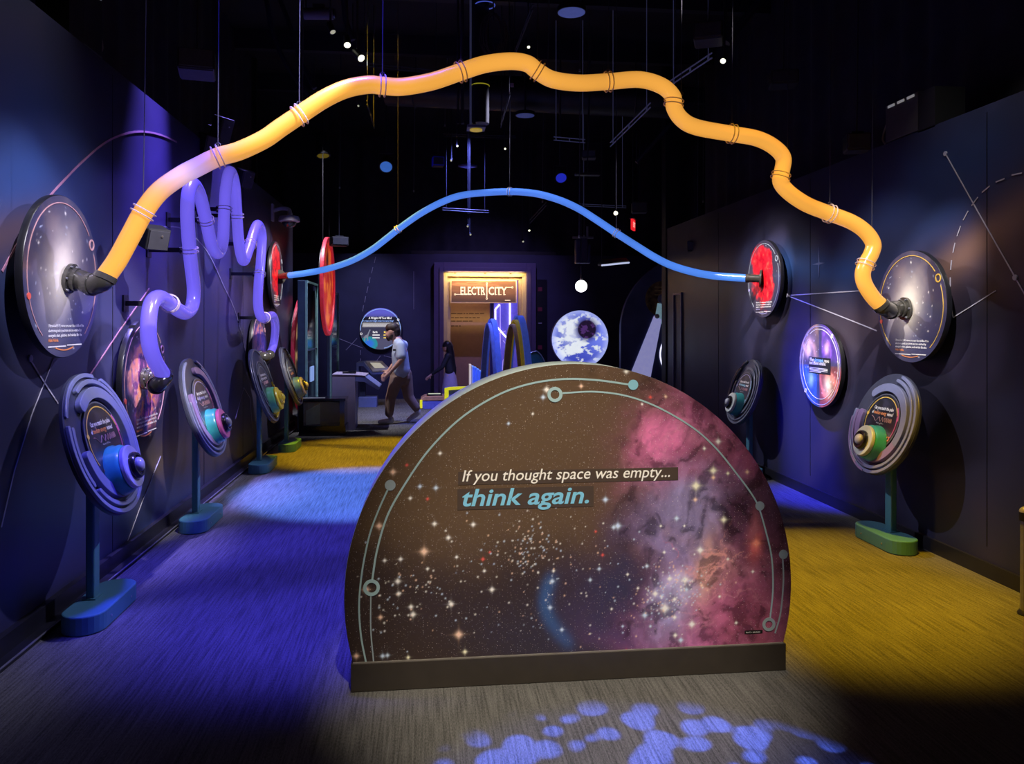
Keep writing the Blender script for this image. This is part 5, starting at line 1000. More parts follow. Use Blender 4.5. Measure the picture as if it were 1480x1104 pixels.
pts = [(764, 560), (764, 511), (772, 508), (777, 508), (784, 516), (790, 530), (793, 545), (794, 560)]; prof(tb, pts, 15.2, 0.06, mat('fin_teal', (0.02, 0.10, 0.11), 0.3, coat=0.4), 'fin_panel'); MB().tube(smooth_path([onY(*p, 15.18) for p in pts[1:]], 4), 0.012, 6).build('fin_edge', mat('fin_edge_grey', (0.35, 0.38, 0.42), 0.3, 0.5), tb)
MB().box((tf.x, 15.25, 0.03), (0.5, 0.35, 0.06)).box((tf.x, 15.25, 0.3), (0.1, 0.08, 0.6)).build('foot', M_black, tb)

# lit globe panel and the glowing ball above it
YE = 14.6; pe = onY(838.5, 490, YE); Re = 42 / F * depth(pe)
def g_earth(x, y):
    n = fbm(x * 2.2 + 1, y * 3.2 + 6, 6); m = fbm(x * 6 + 3 + n * 2, y * 7 + 5, 6); C = const(x, (0.06, 0.10, 0.66)); C = mixc(C, (0.20, 0.26, 0.95), sst(-0.2, 0.9, x)); C = mixc(C, (0.04, 0.05, 0.45), sst(0.0, -0.8, y) * 0.6)
    cl = sst(0.47, 0.60, 0.6 * m + 0.4 * n + 0.20 * np.exp(-((x + 0.35) / 0.45) ** 2 - ((y - 0.1) / 0.6) ** 2)); C = mixc(C, (0.88, 0.94, 1.0), cl)
    C = mixc(C, (0.85, 0.9, 1.0), 0.8 * np.exp(-((x + 0.3) / 0.35) ** 2 - ((y - 0.25) / 0.45) ** 2)); C = mixc(C, (0.45, 0.52, 1.0), 0.8 * sst(0.75, 1.0, np.hypot(x, y)))
    d = np.hypot(x - 0.24, y - 0.34); C = mixc(C, (0.05, 0.045, 0.20), 0.8 * sst(0.52, 0.30, d)); C = mixc(C, (0.015, 0.008, 0.03), sst(0.345, 0.30, d)); return mixc(C, (0.08, 0.03, 0.16), sst(0.32, 0.28, d) * sst(0.5, 0.6, m))
ea = thing('globe_lightbox', 'round blue-white lit picture of a cloudy planet with a dark round spot', 'lit sign', M=frame(pe, Vector((1, 0, 0)), Vector((0, 0, 1)), Vector((0, -1, 0))))
MB().lathe([(Re * 0.97, -0.11), (Re, -0.09), (Re, -0.01), (Re * 0.985, 0.0)], 80).build('light_box', mat('lightbox_rim', (0.25, 0.28, 0.5), 0.35), ea, local=True, smooth=True); disc_print(ea, Re * 0.985, g_earth, nr=70, na=180, z=0.001, m=paint_mat('globe_lit_print', 0.3, 0.2, emit=0.85), name='lit_face')
MB().box((0, -Re - (pe.z - Re) / 2 + 0.02, -0.06), (0.10, pe.z - Re + 0.06, 0.06)).build('post', M_black, ea, local=True); MB().box((0, -pe.z + 0.02, -0.06), (0.7, 0.04, 0.45)).build('foot', M_black, ea, local=True)
YG = 12.4; pg = onY(840, 413.5, YG)
gbx = thing('globe_lamp', 'small glowing white ball hanging under a dark lamp cluster above the planet panel', 'lamp', pg)
MB().sphere(pg, 8.6 / F * depth(pg), 24).build('glass_ball', glow('ball_white', (1.0, 1.0, 1.0), 4.5), gbx, smooth=True, label='glowing white ball')
MB().cyl(pg + Vector((0, 0, 0.09)), pg + Vector((0, 0, 0.13)), 0.02, n=12).build('socket', M_screw, gbx); MB().tube([pg + Vector((0, 0, 0.12)), Vector((pg.x, pg.y, onY(840, 385, YG).z))], 0.006, 6).build('cord', M_cable, gbx)
hz = onY(840, 385, YG).z
for k, (dx, w, h, m) in enumerate(((-0.06, 0.07, 0.38, 'a'), (0.04, 0.10, 0.40, 'b'), (0.12, 0.04, 0.30, 'a'))): MB().box((pg.x + dx, YG, hz + 0.05 + h / 2), (w, 0.16, h)).build('lamp_housing', mat('housing_blue', (0.05, 0.05, 0.12), 0.4, 0.3), gbx, bevel=0.006)
MB().box((pg.x + 0.03, YG, hz + 0.47), (0.34, 0.05, 0.03)).box((pg.x + 0.1, YG, hz + 0.55), (0.03, 0.03, 0.2)).build('clamp', M_alu, gbx); MB().tube([(pg.x, YG, hz + 0.45), (pg.x, YG, 5.9)], 0.010, 6).build('drop_rod', M_cable, gbx)

# right far: half-round navy wall with the sun beam print
YA = 14.0; pa = onY(1003, 478, YA); Ra = 108 / F * depth(pa)
hr = thing('half_round_wall', 'tall round-topped navy panel with a pale light beam and planets, beyond the right wall', 'panel', M=frame((pa.x, YA, pa.z), Vector((1, 0, 0)), Vector((0, 0, 1)), Vector((0, -1, 0))))
pp = [(Ra * math.cos(math.radians(a)), Ra * 1.0 * math.sin(math.radians(a))) for a in range(0, 181, 4)] + [(-Ra, -pa.z + 0.001), (Ra, -pa.z + 0.001)]
MB().prism(pp, 0.12, z0=-0.12).build('curved_panel', mat('arch_navy_print', (0.085, 0.095, 0.22), 0.5, var=0.25, scale=2), hr, local=True)
def ap(px, py): q = onY(px, py, YA); return (q.x - pa.x, q.z - pa.z)
def poly(pts, z, m, name, lab=None): MB().prism([ap(*p) for p in pts], 0.006, z0=z).build(name, m, hr, local=True, label=lab)
M_beam = mat('beam_lavender', (0.42, 0.42, 0.72), 0.5, emit=(0.45, 0.45, 0.9), strength=0.45); M_beam2 = mat('beam_mint', (0.40, 0.62, 0.66), 0.5, emit=(0.3, 0.5, 0.6), strength=0.35)
MB().cyl((*ap(958, 432), 0.001), (*ap(958, 432), 0.008), 26 / F * 14.4, n=40).build('planet_picture', mat('planet_amber', (0.22, 0.13, 0.05), 0.5, var=0.8, scale=9), hr, local=True, label='brown and gold banded planet')
for yy in (414, 419, 425): A_ = ap(946, yy + 1); B_ = ap(966, yy); MB().box(((A_[0] + B_[0]) / 2, A_[1], 0.009), (B_[0] - A_[0], 0.02, 0.003)).build('planet_band', mat('band_gold', (0.60, 0.42, 0.14), 0.5), hr, local=True)
poly([(962, 374), (970, 376), (969, 388), (960, 428), (956, 428), (961, 388)], 0.010, M_beam, 'light_beam'); poly([(969, 390), (971, 420), (963, 440), (960, 436)], 0.011, M_beam2, 'light_beam')
poly([(950, 438), (963, 440), (957, 470), (947, 455)], 0.011, M_beam2, 'light_beam'); poly([(945, 456), (956, 462), (940, 545), (911, 540)], 0.012, M_beam, 'light_beam', 'wide pale lavender light beam')
q = ap(957, 432); MB().sphere((q[0], q[1], 0.04), 7.5 / F * 14.4, 18).build('planet_ball', mat('ball_blue_earth', (0.08, 0.12, 0.22), 0.3, var=0.7, scale=12), hr, local=True, smooth=True)
q = ap(949, 457); MB().sphere((q[0], q[1], 0.03), 3.6 / F * 14.4, 12).build('moon_ball', mat('ball_moon', (0.5, 0.5, 0.5), 0.4), hr, local=True, smooth=True)
q = ap(990, 512); MB().arc(36 / F * 14.4, 38 / F * 14.4, math.radians(120), math.radians(240), 0.004, 0.012, 30, q).build('neon_arc', glow('arc_white', (0.8, 0.8, 1.0), 1.2), hr, local=True); MB().cyl((*q, 0.002), (*q, 0.010), 27 / F * 14.4, n=40).build('red_disc_picture', mat('disc_red', (0.45, 0.06, 0.09), 0.5), hr, local=True)
# ================================================================ PEOPLE
def capsules(segs, n=14):
    b = MB()
    for p0, r0, p1, r1 in segs:
        p0 = Vector(p0); p1 = Vector(p1)
        b.sphere(p0, r0, n); b.sphere(p1, r1, n)
        if (p1 - p0).length > 1e-4: b.cyl(p0, p1, r0, r1, n)
    return b
def body_mesh(name, segs, m, parent, voxel=0.012, it=6, label=None, extra=None):
    b = capsules(segs)
    if extra: extra(b)
    o = b.build(name, m, parent); rm = o.modifiers.new('r', 'REMESH'); rm.mode = 'VOXEL'; rm.voxel_size = voxel; rm.use_smooth_shade = True
    s = o.modifiers.new('s', 'SMOOTH'); s.iterations = it; s.factor = 0.5
    dg = bpy.context.evaluated_depsgraph_get(); dg.update(); me = bpy.data.meshes.new_from_object(o.evaluated_get(dg)); o.modifiers.clear(); old = o.data; o.data = me; me.name = name; bpy.data.meshes.remove(old)
    if not me.materials: me.materials.append(m)
    if label: o['label'] = label
    return o
M_skin = mat('skin', (0.50, 0.28, 0.20), 0.5, var=0.06); M_hair = mat('hair_brown', (0.030, 0.018, 0.012), 0.6, var=0.3, scale=60); M_shirt = mat('tshirt_pale', (0.42, 0.50, 0.58), 0.8, var=0.04); M_trs = mat('trousers_tan', (0.26, 0.17, 0.125), 0.8, var=0.08); M_shoe = mat('shoe_white', (0.62, 0.60, 0.58), 0.6, var=0.05); M_eye = mat('eye_dark', (0.02, 0.02, 0.02), 0.2)
def person_frame(px_foot, py_foot):
    o = onZ(px_foot, py_foot, 0); return o, depth(o)
# man: faces the left of the picture; f = forward, s = towards the camera, z = up
mo, md = person_frame(579, 611.5)
man = thing('person', 'bearded man in pale blue T-shirt, tan trousers and white shoes walking left, head bowed', 'person', mo)
def P(px, py, s): return atD(px, py, md) - FV * s
hd = P(565.5, 481, 0.0); U = UP
def rot_face(v): return v
body = []
neckB = P(574.5, 491.5, 0); 
body += [(P(567, 480, 0), 0.092, P(564, 484, 0), 0.078), (P(566, 474.5, 0), 0.080, P(569.5, 476, 0), 0.082), (P(561.5, 487.0, 0), 0.040, P(564, 488.5, 0), 0.045),   # cranium, jaw
         (P(570, 486, 0), 0.058, neckB, 0.062), (neckB, 0.085, P(578, 508, 0), 0.12), (P(578, 508, 0), 0.12, P(580, 535, 0), 0.12),
         (P(557.6, 482.2, 0), 0.013, P(559.5, 478.8, 0), 0.010)]                                                                                                      # nose
for s in (0.17, -0.17):
    near = s > 0
    sh = P(581, 499, s); el = P(583.5, 519, 0.27) if near else P(571, 521, s - 0.04); wr_ = P(567, 537, 0.25) if near else P(560, 536, s * 0.8); hn = P(560.5, 543, 0.22) if near else P(555.5, 541, s * 0.7)
    body += [(neckB, 0.06, sh, 0.062), (sh, 0.062, el, 0.044), (el, 0.044, wr_, 0.029), (wr_, 0.030, hn, 0.036)]
    d = (hn - wr_).normalized(); side_ = d.cross(FV).normalized()
    for k, (off, ln) in enumerate(((-0.030, 0.070), (-0.010, 0.082), (0.010, 0.078), (0.030, 0.062))):        # four fingers, bent at the knuckle
        a = hn + side_ * off + d * 0.018; m1 = a + d * ln * 0.55 - FV * 0.004 * k; m2 = m1 + (d * 0.7 + Vector((0, 0, -0.6))).normalized() * ln * 0.5; body += [(a, 0.0115, m1, 0.0105), (m1, 0.0105, m2, 0.009)]
    a = wr_.lerp(hn, 0.45) - side_ * 0.030; t1 = a + (d * 0.6 - side_ * 0.8).normalized() * 0.045; body += [(a, 0.014, t1, 0.012), (t1, 0.012, t1 + d * 0.032, 0.010)]
# legs and feet of the same body
legs = {1: [P(575, 546, 0.09), P(566, 574, 0.10), P(564, 600, 0.10)], -1: [P(585, 546, -0.09), P(589.5, 574, -0.09), P(600.5, 594, -0.09)]}
for s, (h, k_, an) in legs.items(): body += [(h, 0.085, k_, 0.058), (k_, 0.056, an, 0.040)]
body_mesh('body', body, M_skin, man, 0.0095, 5)
for s in (1,):
    for sd in (0.036, -0.036):
        e = P(560.3, 479.9, sd); MB().sphere(e, 0.012, 12).build('eye', M_eye, man)
ea_ = P(569.5, 480.5, 0.088); body_mesh('ear', [(ea_ + Vector((0, 0, 0.015)), 0.014, ea_ + Vector((0, 0, -0.015)), 0.010)], M_skin, man, 0.005, 2); ea2 = P(569.5, 480.5, -0.088); body_mesh('ear', [(ea2 + Vector((0, 0, 0.015)), 0.014, ea2 + Vector((0, 0, -0.015)), 0.010)], M_skin, man, 0.005, 2)
body_mesh('hair', [(P(569, 474.0, 0), 0.096, P(564, 474.0, 0), 0.082), (P(571.5, 478, 0), 0.088, P(572.8, 482, 0), 0.070), (P(561.3, 473.6, 0), 0.050, P(563, 472.5, 0), 0.062)], M_hair, man, 0.010, 4)
body_mesh('beard', [(P(561.6, 487.4, 0), 0.045, P(566.0, 486.6, 0), 0.056), (P(559.8, 486.3, 0), 0.020, P(562, 490, 0), 0.036), (P(567.5, 483.5, 0.055), 0.028, P(565, 487.5, 0.045), 0.036), (P(567.5, 483.5, -0.055), 0.028, P(565, 487.5, -0.045), 0.036)], M_hair, man, 0.009, 3)
sh = []
for s in (0.09, -0.09, 0.0):
    sh += [(P(576.5, 496, s), 0.085, P(578, 512, s), 0.128), (P(578, 512, s), 0.128, P(579.5, 528, s), 0.132), (P(579.5, 528, s), 0.132, P(580, 535, s), 0.140)]
for s in (0.17, -0.17): 
    sh += [(P(577, 495, s * 0.4), 0.07, P(581, 499.5, s), 0.082), (P(581, 499.5, s), 0.085, P(583 if s > 0 else 575, 514, 0.235 if s > 0 else -0.2), 0.082)]
body_mesh('shirt', sh, M_shirt, man, 0.013, 4)
MB().box(P(573, 505, 0.215), (0.05, 0.012, 0.035), Matrix.Rotation(-0.25, 4, 'Z')).build('chest_print', mat('chest_print_grey', (0.05, 0.06, 0.06), 0.7), man)
tr = [(P(575, 540, 0.07), 0.125, P(584, 541, -0.07), 0.125), (P(576, 540, 0.0), 0.13, P(582, 545, 0), 0.13)]
for s, (h, k_, an) in legs.items(): tr += [(h, 0.122, k_, 0.088), (k_, 0.088, an + Vector((0, 0, 0.045)), 0.072)]
body_mesh('trousers', tr, M_trs, man, 0.013, 4)
def shoe(root, heel, toe):
    d = (toe - heel); d.z = 0 if abs(d.z) < 0.04 else d.z; d = (toe - heel).normalized()
    body_mesh('shoe', [(heel, 0.044, heel.lerp(toe, 0.55), 0.046), (heel.lerp(toe, 0.5), 0.044, toe, 0.034), (heel + Vector((0, 0, 0.04)), 0.044, heel + Vector((0, 0, 0.01)), 0.046)], M_shoe, root, 0.009, 3)
h0 = legs[1][2]; shoe(man, Vector((h0.x + 0.03, h0.y, 0.048)), Vector((h0.x - 0.16, h0.y - 0.02, 0.040)))
h0 = legs[-1][2]; tz = Vector((h0.x - 0.13, h0.y, 0.045)); shoe(man, Vector((h0.x + 0.03, h0.y, 0.16)), tz)

# girl with long dark hair, seen from behind and the side
gd = 16.1; go = atD(650, 465 + F * CH / gd, gd)
girl = thing('person', 'long-haired girl in black top and pale skirt by the doorway, left arm reaching out', 'person', go)
def G(px, py, s): return atD(px, py, gd) - FV * s
M_gs = mat('skirt_pale', (0.30, 0.24, 0.32), 0.7, var=0.05); M_bt = mat('top_black', (0.008, 0.008, 0.012), 0.7); M_gh = mat('hair_black', (0.010, 0.008, 0.010), 0.45, var=0.3, scale=60)
gb_ = [(G(645.5, 500, 0), 0.082, G(644.5, 503, 0), 0.070), (G(641.6, 504, 0), 0.030, G(642.5, 506, 0), 0.036), (G(639.0, 502, 0), 0.011, G(640.2, 500, 0), 0.009), (G(646, 505, 0), 0.042, G(647.5, 513, 0), 0.048), (G(648, 516, 0), 0.085, G(650, 536, 0), 0.085)]
for s in (0.12, -0.12):
    sh0 = G(648, 514, s); el = G(640, 530, s + 0.03) if s > 0 else G(656, 532, s); wr0 = G(624, 541, s) if s > 0 else G(655, 546, s - 0.03); hn = G(619.5, 545, s) if s > 0 else G(653, 551, s)
    gb_ += [(G(647.5, 512.5, 0), 0.045, sh0, 0.045), (sh0, 0.045, el, 0.034), (el, 0.034, wr0, 0.022), (wr0, 0.023, hn, 0.028)]
    d = (hn - wr0).normalized(); sd = d.cross(FV).normalized()
    for k, (off, ln) in enumerate(((-0.024, 0.055), (-0.008, 0.066), (0.008, 0.062), (0.024, 0.05))):
        a = hn + sd * off; m1 = a + d * ln * 0.6; m2 = m1 + (d + Vector((0, 0, -0.5))).normalized() * ln * 0.5; gb_ += [(a, 0.010, m1, 0.009), (m1, 0.009, m2, 0.008)]
    a = wr0.lerp(hn, 0.4) + sd * 0.022; gb_ += [(a, 0.011, a + (d + sd).normalized() * 0.045, 0.009)]
gl = {1: [G(649, 543, 0.06), G(648, 565, 0.06), G(647, 583, 0.06)], -1: [G(653, 543, -0.06), G(654, 565, -0.06), G(656, 583, -0.06)]}
for s, (h, k_, an) in gl.items(): gb_ += [(h, 0.065, k_, 0.045), (k_, 0.044, an, 0.030)]
body_mesh('body', gb_, M_skin, girl, 0.0095, 5)
for sd in (0.03, -0.03): MB().sphere(G(640.5, 500.6, sd), 0.009, 10).build('eye', M_eye, girl)
body_mesh('hair', [(G(647, 498, 0), 0.092, G(645, 499, 0), 0.085), (G(649, 501, 0), 0.088, G(651.5, 515, 0), 0.080), (G(651.5, 515, 0), 0.080, G(655, 535, 0), 0.070), (G(655, 535, 0), 0.070, G(657, 548, 0), 0.03), (G(650, 515, 0.05), 0.06, G(654, 540, 0.05), 0.04), (G(650, 515, -0.05), 0.06, G(654, 540, -0.05), 0.04)], M_gh, girl, 0.011, 4)
gt = [(G(648, 515, 0.05), 0.085, G(650, 536, 0.04), 0.095), (G(648, 515, -0.05), 0.085, G(650, 536, -0.04), 0.095)]
for s in (0.12, -0.12):
    sh0 = G(648, 514, s); el = G(640, 530, s + 0.03) if s > 0 else G(656, 532, s); wr0 = G(626, 539.5, s) if s > 0 else G(655, 544, s - 0.03); gt += [(G(647.5, 513, 0), 0.055, sh0, 0.058), (sh0, 0.058, el, 0.046), (el, 0.046, wr0, 0.034)]
body_mesh('top', gt, M_bt, girl, 0.011, 4)
c = G(650.5, 536, 0); b = MB(); b.lathe([(0.105, 0.0), (0.13, -0.12), (0.17, -0.36), (0.185, -0.56), (0.18, -0.57), (0.16, -0.36), (0.09, -0.02)], 32, M=Matrix.Translation(c)); b.build('skirt', M_gs, girl, smooth=True)
for s, (h, k_, an) in gl.items(): shoe(girl, Vector((an.x + 0.02, an.y, 0.048)), Vector((an.x - 0.10, an.y - 0.01, 0.040)))

# ================================================================ THINGS ON THE WALL TOPS AND WALLS
M_hs = mat('speaker_black', (0.014, 0.014, 0.018), 0.45); M_grille = mat('speaker_grille', (0.045, 0.045, 0.060), 0.6); M_lens = mat('lens_glass', (0.02, 0.02, 0.03), 0.05, coat=1.0); M_con2 = mat('conduit_grey', (0.022, 0.022, 0.036), 0.5, 0.1)
CEIL = 5.9
def frame_at(px, py, d, yaw=0.0): return atD(px, py, d)
def hung_box(label, px, py, d, w, h, dp, yaw=0.0, tilt=0.0, name='hanging_speaker', cat='speaker', m=M_hs, mg=M_grille, cable=True, parts=True):
    c = atD(px, py, d); R_ = Matrix.Rotation(yaw, 4, 'Z') @ Matrix.Rotation(tilt, 4, 'X'); M = Matrix.Translation(c) @ R_; r = thing(name, label, cat, M=M)
    MB().box((0, 0, 0), (w, dp, h)).build('housing', m, r, local=True, bevel=0.012)
    if parts:
        MB().box((0, -dp / 2 - 0.004, 0), (w * 0.88, 0.012, h * 0.82)).build('front_grille', mg, r, local=True); MB().box((0, 0, h / 2 + 0.012), (w * 0.5, dp * 0.4, 0.024)).build('top_plate', M_con2, r, local=True); MB().box((0, 0, -h / 2 - 0.003), (w * 0.9, dp * 0.9, 0.008)).build('bottom_panel', mg, r, local=True)
    if cable:
        inv = M.inverted(); t = inv @ Vector((c.x + 0.03, c.y, CEIL)); MB().tube([(0, 0, h / 2 + 0.02), t], 0.008, 6).build('drop_rod', M_con2, r, local=True)
    return r
def speaker_on_wall(label, px, py, X, z_off, w, h, dp, yaw, tilt=0.35):
    c = onX(px, py, X); M = Matrix.Translation(c) @ Matrix.Rotation(yaw, 4, 'Z') @ Matrix.Rotation(tilt, 4, 'X'); r = thing('small_speaker', label, 'speaker', M=M)
    MB().box((0, 0, 0), (w, dp, h)).build('housing', M_hs, r, local=True, bevel=0.01); MB().box((0, -dp / 2 - 0.003, 0), (w * 0.85, 0.01, h * 0.85)).build('front_grille', M_grille, r, local=True); MB().cyl((0, dp / 2, 0), (0, dp / 2 + 0.12, 0), 0.014, n=10).build('swivel_arm', M_black, r, local=True); MB().cyl((w * 0.1, -dp / 2 - 0.008, h * 0.2), (w * 0.1, -dp / 2 - 0.012, h * 0.2), 0.008, n=8).build('badge', M_screw, r, local=True)
    return r
speaker_on_wall('black spotlight box on the left wall above the violet tube, its lens down', 222, 343, WL + 0.30, 0, 0.16, 0.15, 0.14, 0.8)
speaker_on_wall('small speaker at the left wall top, just above the bend where the tube turns orange', 300, 212, WL + 0.05, 0, 0.16, 0.24, 0.14, 0.9)
speaker_on_wall('small speaker higher on the left wall top, the uppermost of the pair', 320, 188, WL + 0.10, 0, 0.16, 0.26, 0.14, 1.0)
speaker_on_wall('small speaker behind the tips of the violet tube on the left wall', 353, 258, WL + 0.12, 0, 0.16, 0.20, 0.14, 0.9)
def rack(label, X, px, py, w, h, dp, sgn):
    c = onX(px, py, X); r = thing('amplifier_box', label, 'equipment box', (c.x, c.y, c.z - h / 2))
    MB().box(c, (dp, w, h)).build('housing', mat('amp_grey', (0.06, 0.06, 0.062), 0.5) if sgn > 0 else M_hs, r, bevel=0.006); MB().box(c + Vector((0, w / 2 + 0.10, -0.02)), (dp, 0.20, h)).build('side_box', M_black, r) if False else MB().box(c + Vector((0, -w / 2 - 0.10, -0.02)), (dp, 0.20, h)).build('side_box', M_black, r)
    for k in range(3): MB().box(c + Vector((-sgn * (dp / 2 + 0.004), w * (0.3 - 0.3 * k), h / 2 - 0.02)), (0.008, w * 0.2, 0.018)).build('vent_slot', mat('slot_white', (0.6, 0.6, 0.6), 0.4, emit=(0.5, 0.5, 0.5), strength=0.3), r)
    MB().tube(smooth_path([c + Vector((-sgn * 0.02, w / 2, 0.08)), c + Vector((-sgn * 0.02, w / 2 + 0.12, 0.06)), c + Vector((-sgn * 0.02, w / 2 + 0.20, -0.06)), c + Vector((-sgn * 0.02, w / 2 + 0.14, -0.14))], 6), 0.008, 6).build('cable_loop', mat('cable_pale', (0.30, 0.30, 0.28), 0.5), r)
    return r
rack('grey amplifier box with white slots on top of the right wall', WR + 0.12, 1323, 171, 0.42, 0.30, 0.24, 1)
rack('dark amplifier box on top of the left wall in the top corner', WL - 0.18, 112, 28, 0.30, 0.42, 0.20, -1)
# dome camera on a bracket
p = onX(418, 318, WL + 0.24); dc = thing('security_camera', 'white dome security camera on a bracket high on the left wall', 'camera', p)
M_wc = mat('camera_white', (0.45, 0.42, 0.55), 0.4)
MB().box((WL + 0.015, p.y, p.z + 0.10), (0.03, 0.10, 0.24)).build('wall_plate', M_wc, dc, bevel=0.006); MB().tube(smooth_path([(WL + 0.03, p.y, p.z + 0.13), (WL + 0.14, p.y, p.z + 0.16), (p.x, p.y, p.z + 0.14), (p.x, p.y, p.z + 0.04)], 5), 0.028, 10).build('bracket_arm', M_wc, dc, smooth=True)
b = MB(); b.lathe([(0.04, 0.07), (0.13, 0.05), (0.145, 0.01), (0.145, -0.02), (0.12, -0.03)], 32, M=Matrix.Translation(p)); b.build('housing', M_wc, dc, smooth=True); MB().sphere(p + Vector((0, 0, -0.03)), 0.10, 20, (1, 1, 0.8)).build('dome_glass', M_lens, dc, smooth=True)

# ================================================================ CEILING RIGGING
hung_box('black loudspeaker box with violet-lit underside hanging high above the left wall', 285, 93, 5.6, 0.25, 0.15, 0.22, 0.2, -0.1)
hung_box('black speaker hanging over the right wall near the orange tube end', 1238, 207, 6.6, 0.19, 0.14, 0.18, -0.3, name='hanging_speaker')
hung_box('dark speaker high up right of the orange tube curve, with a pale underside', 1132, 115, 8.2, 0.28, 0.14, 0.26, -0.3)
hung_box('grey projector hanging near the top right beside the angled track', 1024, 50, 7.6, 0.28, 0.16, 0.28, -0.4, name='projector', cat='projector')
hung_box('black speaker hanging by the red exit sign', 924, 300, 12.2, 0.24, 0.16, 0.22, -0.2)
hung_box('black speaker low behind the end of the right wall', 1004, 356, 11.0, 0.20, 0.14, 0.2, -0.4)
hung_box('black speaker hanging low over the left half of the blue tube', 490, 349, 12.0, 0.26, 0.13, 0.22, 0.3)
hung_box('small dark blue box light hanging above the blue tube, left of its crest', 633, 234, 13.4, 0.20, 0.15, 0.2, 0.1, name='box_light', cat='light', m=mat('blue_lit_housing', (0.012, 0.014, 0.10), 0.4, emit=(0.0, 0.0, 0.25), strength=0.25))  # blue light falling on the box is put into its colour and glow
hung_box('flat grey speaker hanging just left of the blue bowl lamp on a thin rod', 505, 293, 12.0, 0.24, 0.05, 0.2, 0.1) if False else None
hung_box('speaker box hung near the ceiling right of the centre, pale blue underneath', 851, 224, 11.0, 0.20, 0.10, 0.2, -0.2)
hung_box('thin flat fixture hanging below the pale blue speaker box', 849, 252, 10.4, 0.34, 0.035, 0.10, 0.0, name='flat_fixture', cat='light', parts=False)
# cylinder projector at the top left
c = atD(461, 20, 6.6); r = thing('round_projector', 'grey-violet cylinder projector hanging at the top left of centre', 'projector', c)
MB().cyl(c - RV * 0.125, c + RV * 0.125, 0.048, n=24).build('barrel', mat('barrel_grey', (0.10, 0.09, 0.14), 0.4), r, smooth=True, bevel=0.004); MB().cyl(c + RV * 0.125, c + RV * 0.14, 0.040, n=24).build('lens', M_lens, r); MB().box(c + Vector((0, 0, 0.06)), (0.10, 0.06, 0.03)).build('clamp', M_con2, r)
for s in (-0.11, 0.10): MB().tube([c + RV * s + Vector((0, 0, 0.03)), c + RV * s + Vector((0, 0, CEIL - c.z))], 0.006, 6).build('drop_rod', M_con2, r)
# track spotlights
M_led = glow('led_warm', (0.95, 0.95, 0.70), 2.2); M_ledd = glow('led_dim', (0.45, 0.45, 0.35), 0.8); M_ledb = glow('led_blue', (0.05, 0.20, 0.75), 0.5)
def spotlamp(label, px, py, d, aim, r_=0.05, lit=M_led, rod=True):
    c = atD(px, py, d); a = Vector(aim).normalized(); r = thing('track_spotlight', label, 'spotlight', c); L_ = r_ * 3.2
    MB().cyl(c - a * L_, c, r_ * 0.85, r_, 20).cyl(c - a * L_ * 1.1, c - a * L_, r_ * 0.5, r_ * 0.85, 20).build('barrel', M_hs, r, smooth=True); MB().cyl(c + a * 0.001, c + a * 0.004, r_ * 0.8, n=20).build('lens', lit, r); MB().torus(c, a, r_ * 0.95, r_ * 0.08, 20, 6).build('bezel', M_con2, r)
    t = c - a * L_ * 0.6; MB().tube([t, t + Vector((0, 0, 0.12)), Vector((t.x, t.y, CEIL))] if rod else [t, t + Vector((0, 0, 0.12))], 0.010, 6).build('yoke_stem', M_con2, r)
    return r
spotlamp('lit track spotlight left of centre, upper of the close pair near the top', 502, 65, 6.4, (0.1, -0.5, -0.8), 0.033)
spotlamp('lit track spotlight left of centre, lower of the close pair, facing right', 522, 84, 6.4, (0.45, -0.5, -0.6), 0.036)
spotlamp('dim spotlight above the pair of lit ones near the top left of centre', 481, 46, 6.4, (0.4, -0.3, -0.9), 0.028, M_ledd)
spotlamp('lit spotlight at the upper right, beyond the angled track', 1045, 88, 7.8, (-0.4, -0.5, -0.6), 0.034)
spotlamp('small spotlight with a white point of light just above the orange tube crest', 764, 68, 8.0, (0, -0.6, -0.6), 0.018)
spotlamp('round white lamp over the right half of the blue tube', 890, 308, 13.0, (-0.2, -0.9, -0.3), 0.045)
spotlamp('dim yellow spotlight below the left part of the orange tube', 467, 225, 12.8, (0.1, -0.2, -1), 0.12, mat('lens_yellow', (0.12, 0.09, 0.01), 0.3, emit=(0.5, 0.36, 0.02), strength=0.15))
spotlamp('small lamp under the orange tube left of centre', 516, 237, 10.5, (0.3, -0.4, -0.8), 0.022, M_ledd) if False else None
for i, (x, y, lb) in enumerate(((661, 211, 'small warm lamp point beside the tall cable post'), (652, 232, 'tiny warm lamp under the one beside the cable post'), (730, 215, 'small warm lamp above the blue tube crest'), (765, 333, 'small lamp under the right side of the blue tube crest'), (756, 349, 'faint lamp below the one under the blue tube crest'), (676, 327, 'tiny lamp under the left side of the blue tube crest'), (680, 339, 'second tiny lamp under the left side of the blue tube crest'), (518, 153, 'faint lamp just under the orange tube left of centre'))):
    spotlamp(lb, x, y, 13.0, (0.2 * (-1) ** i, -0.7, -0.5), 0.020, M_led if i in (0, 2, 3) else M_ledd)
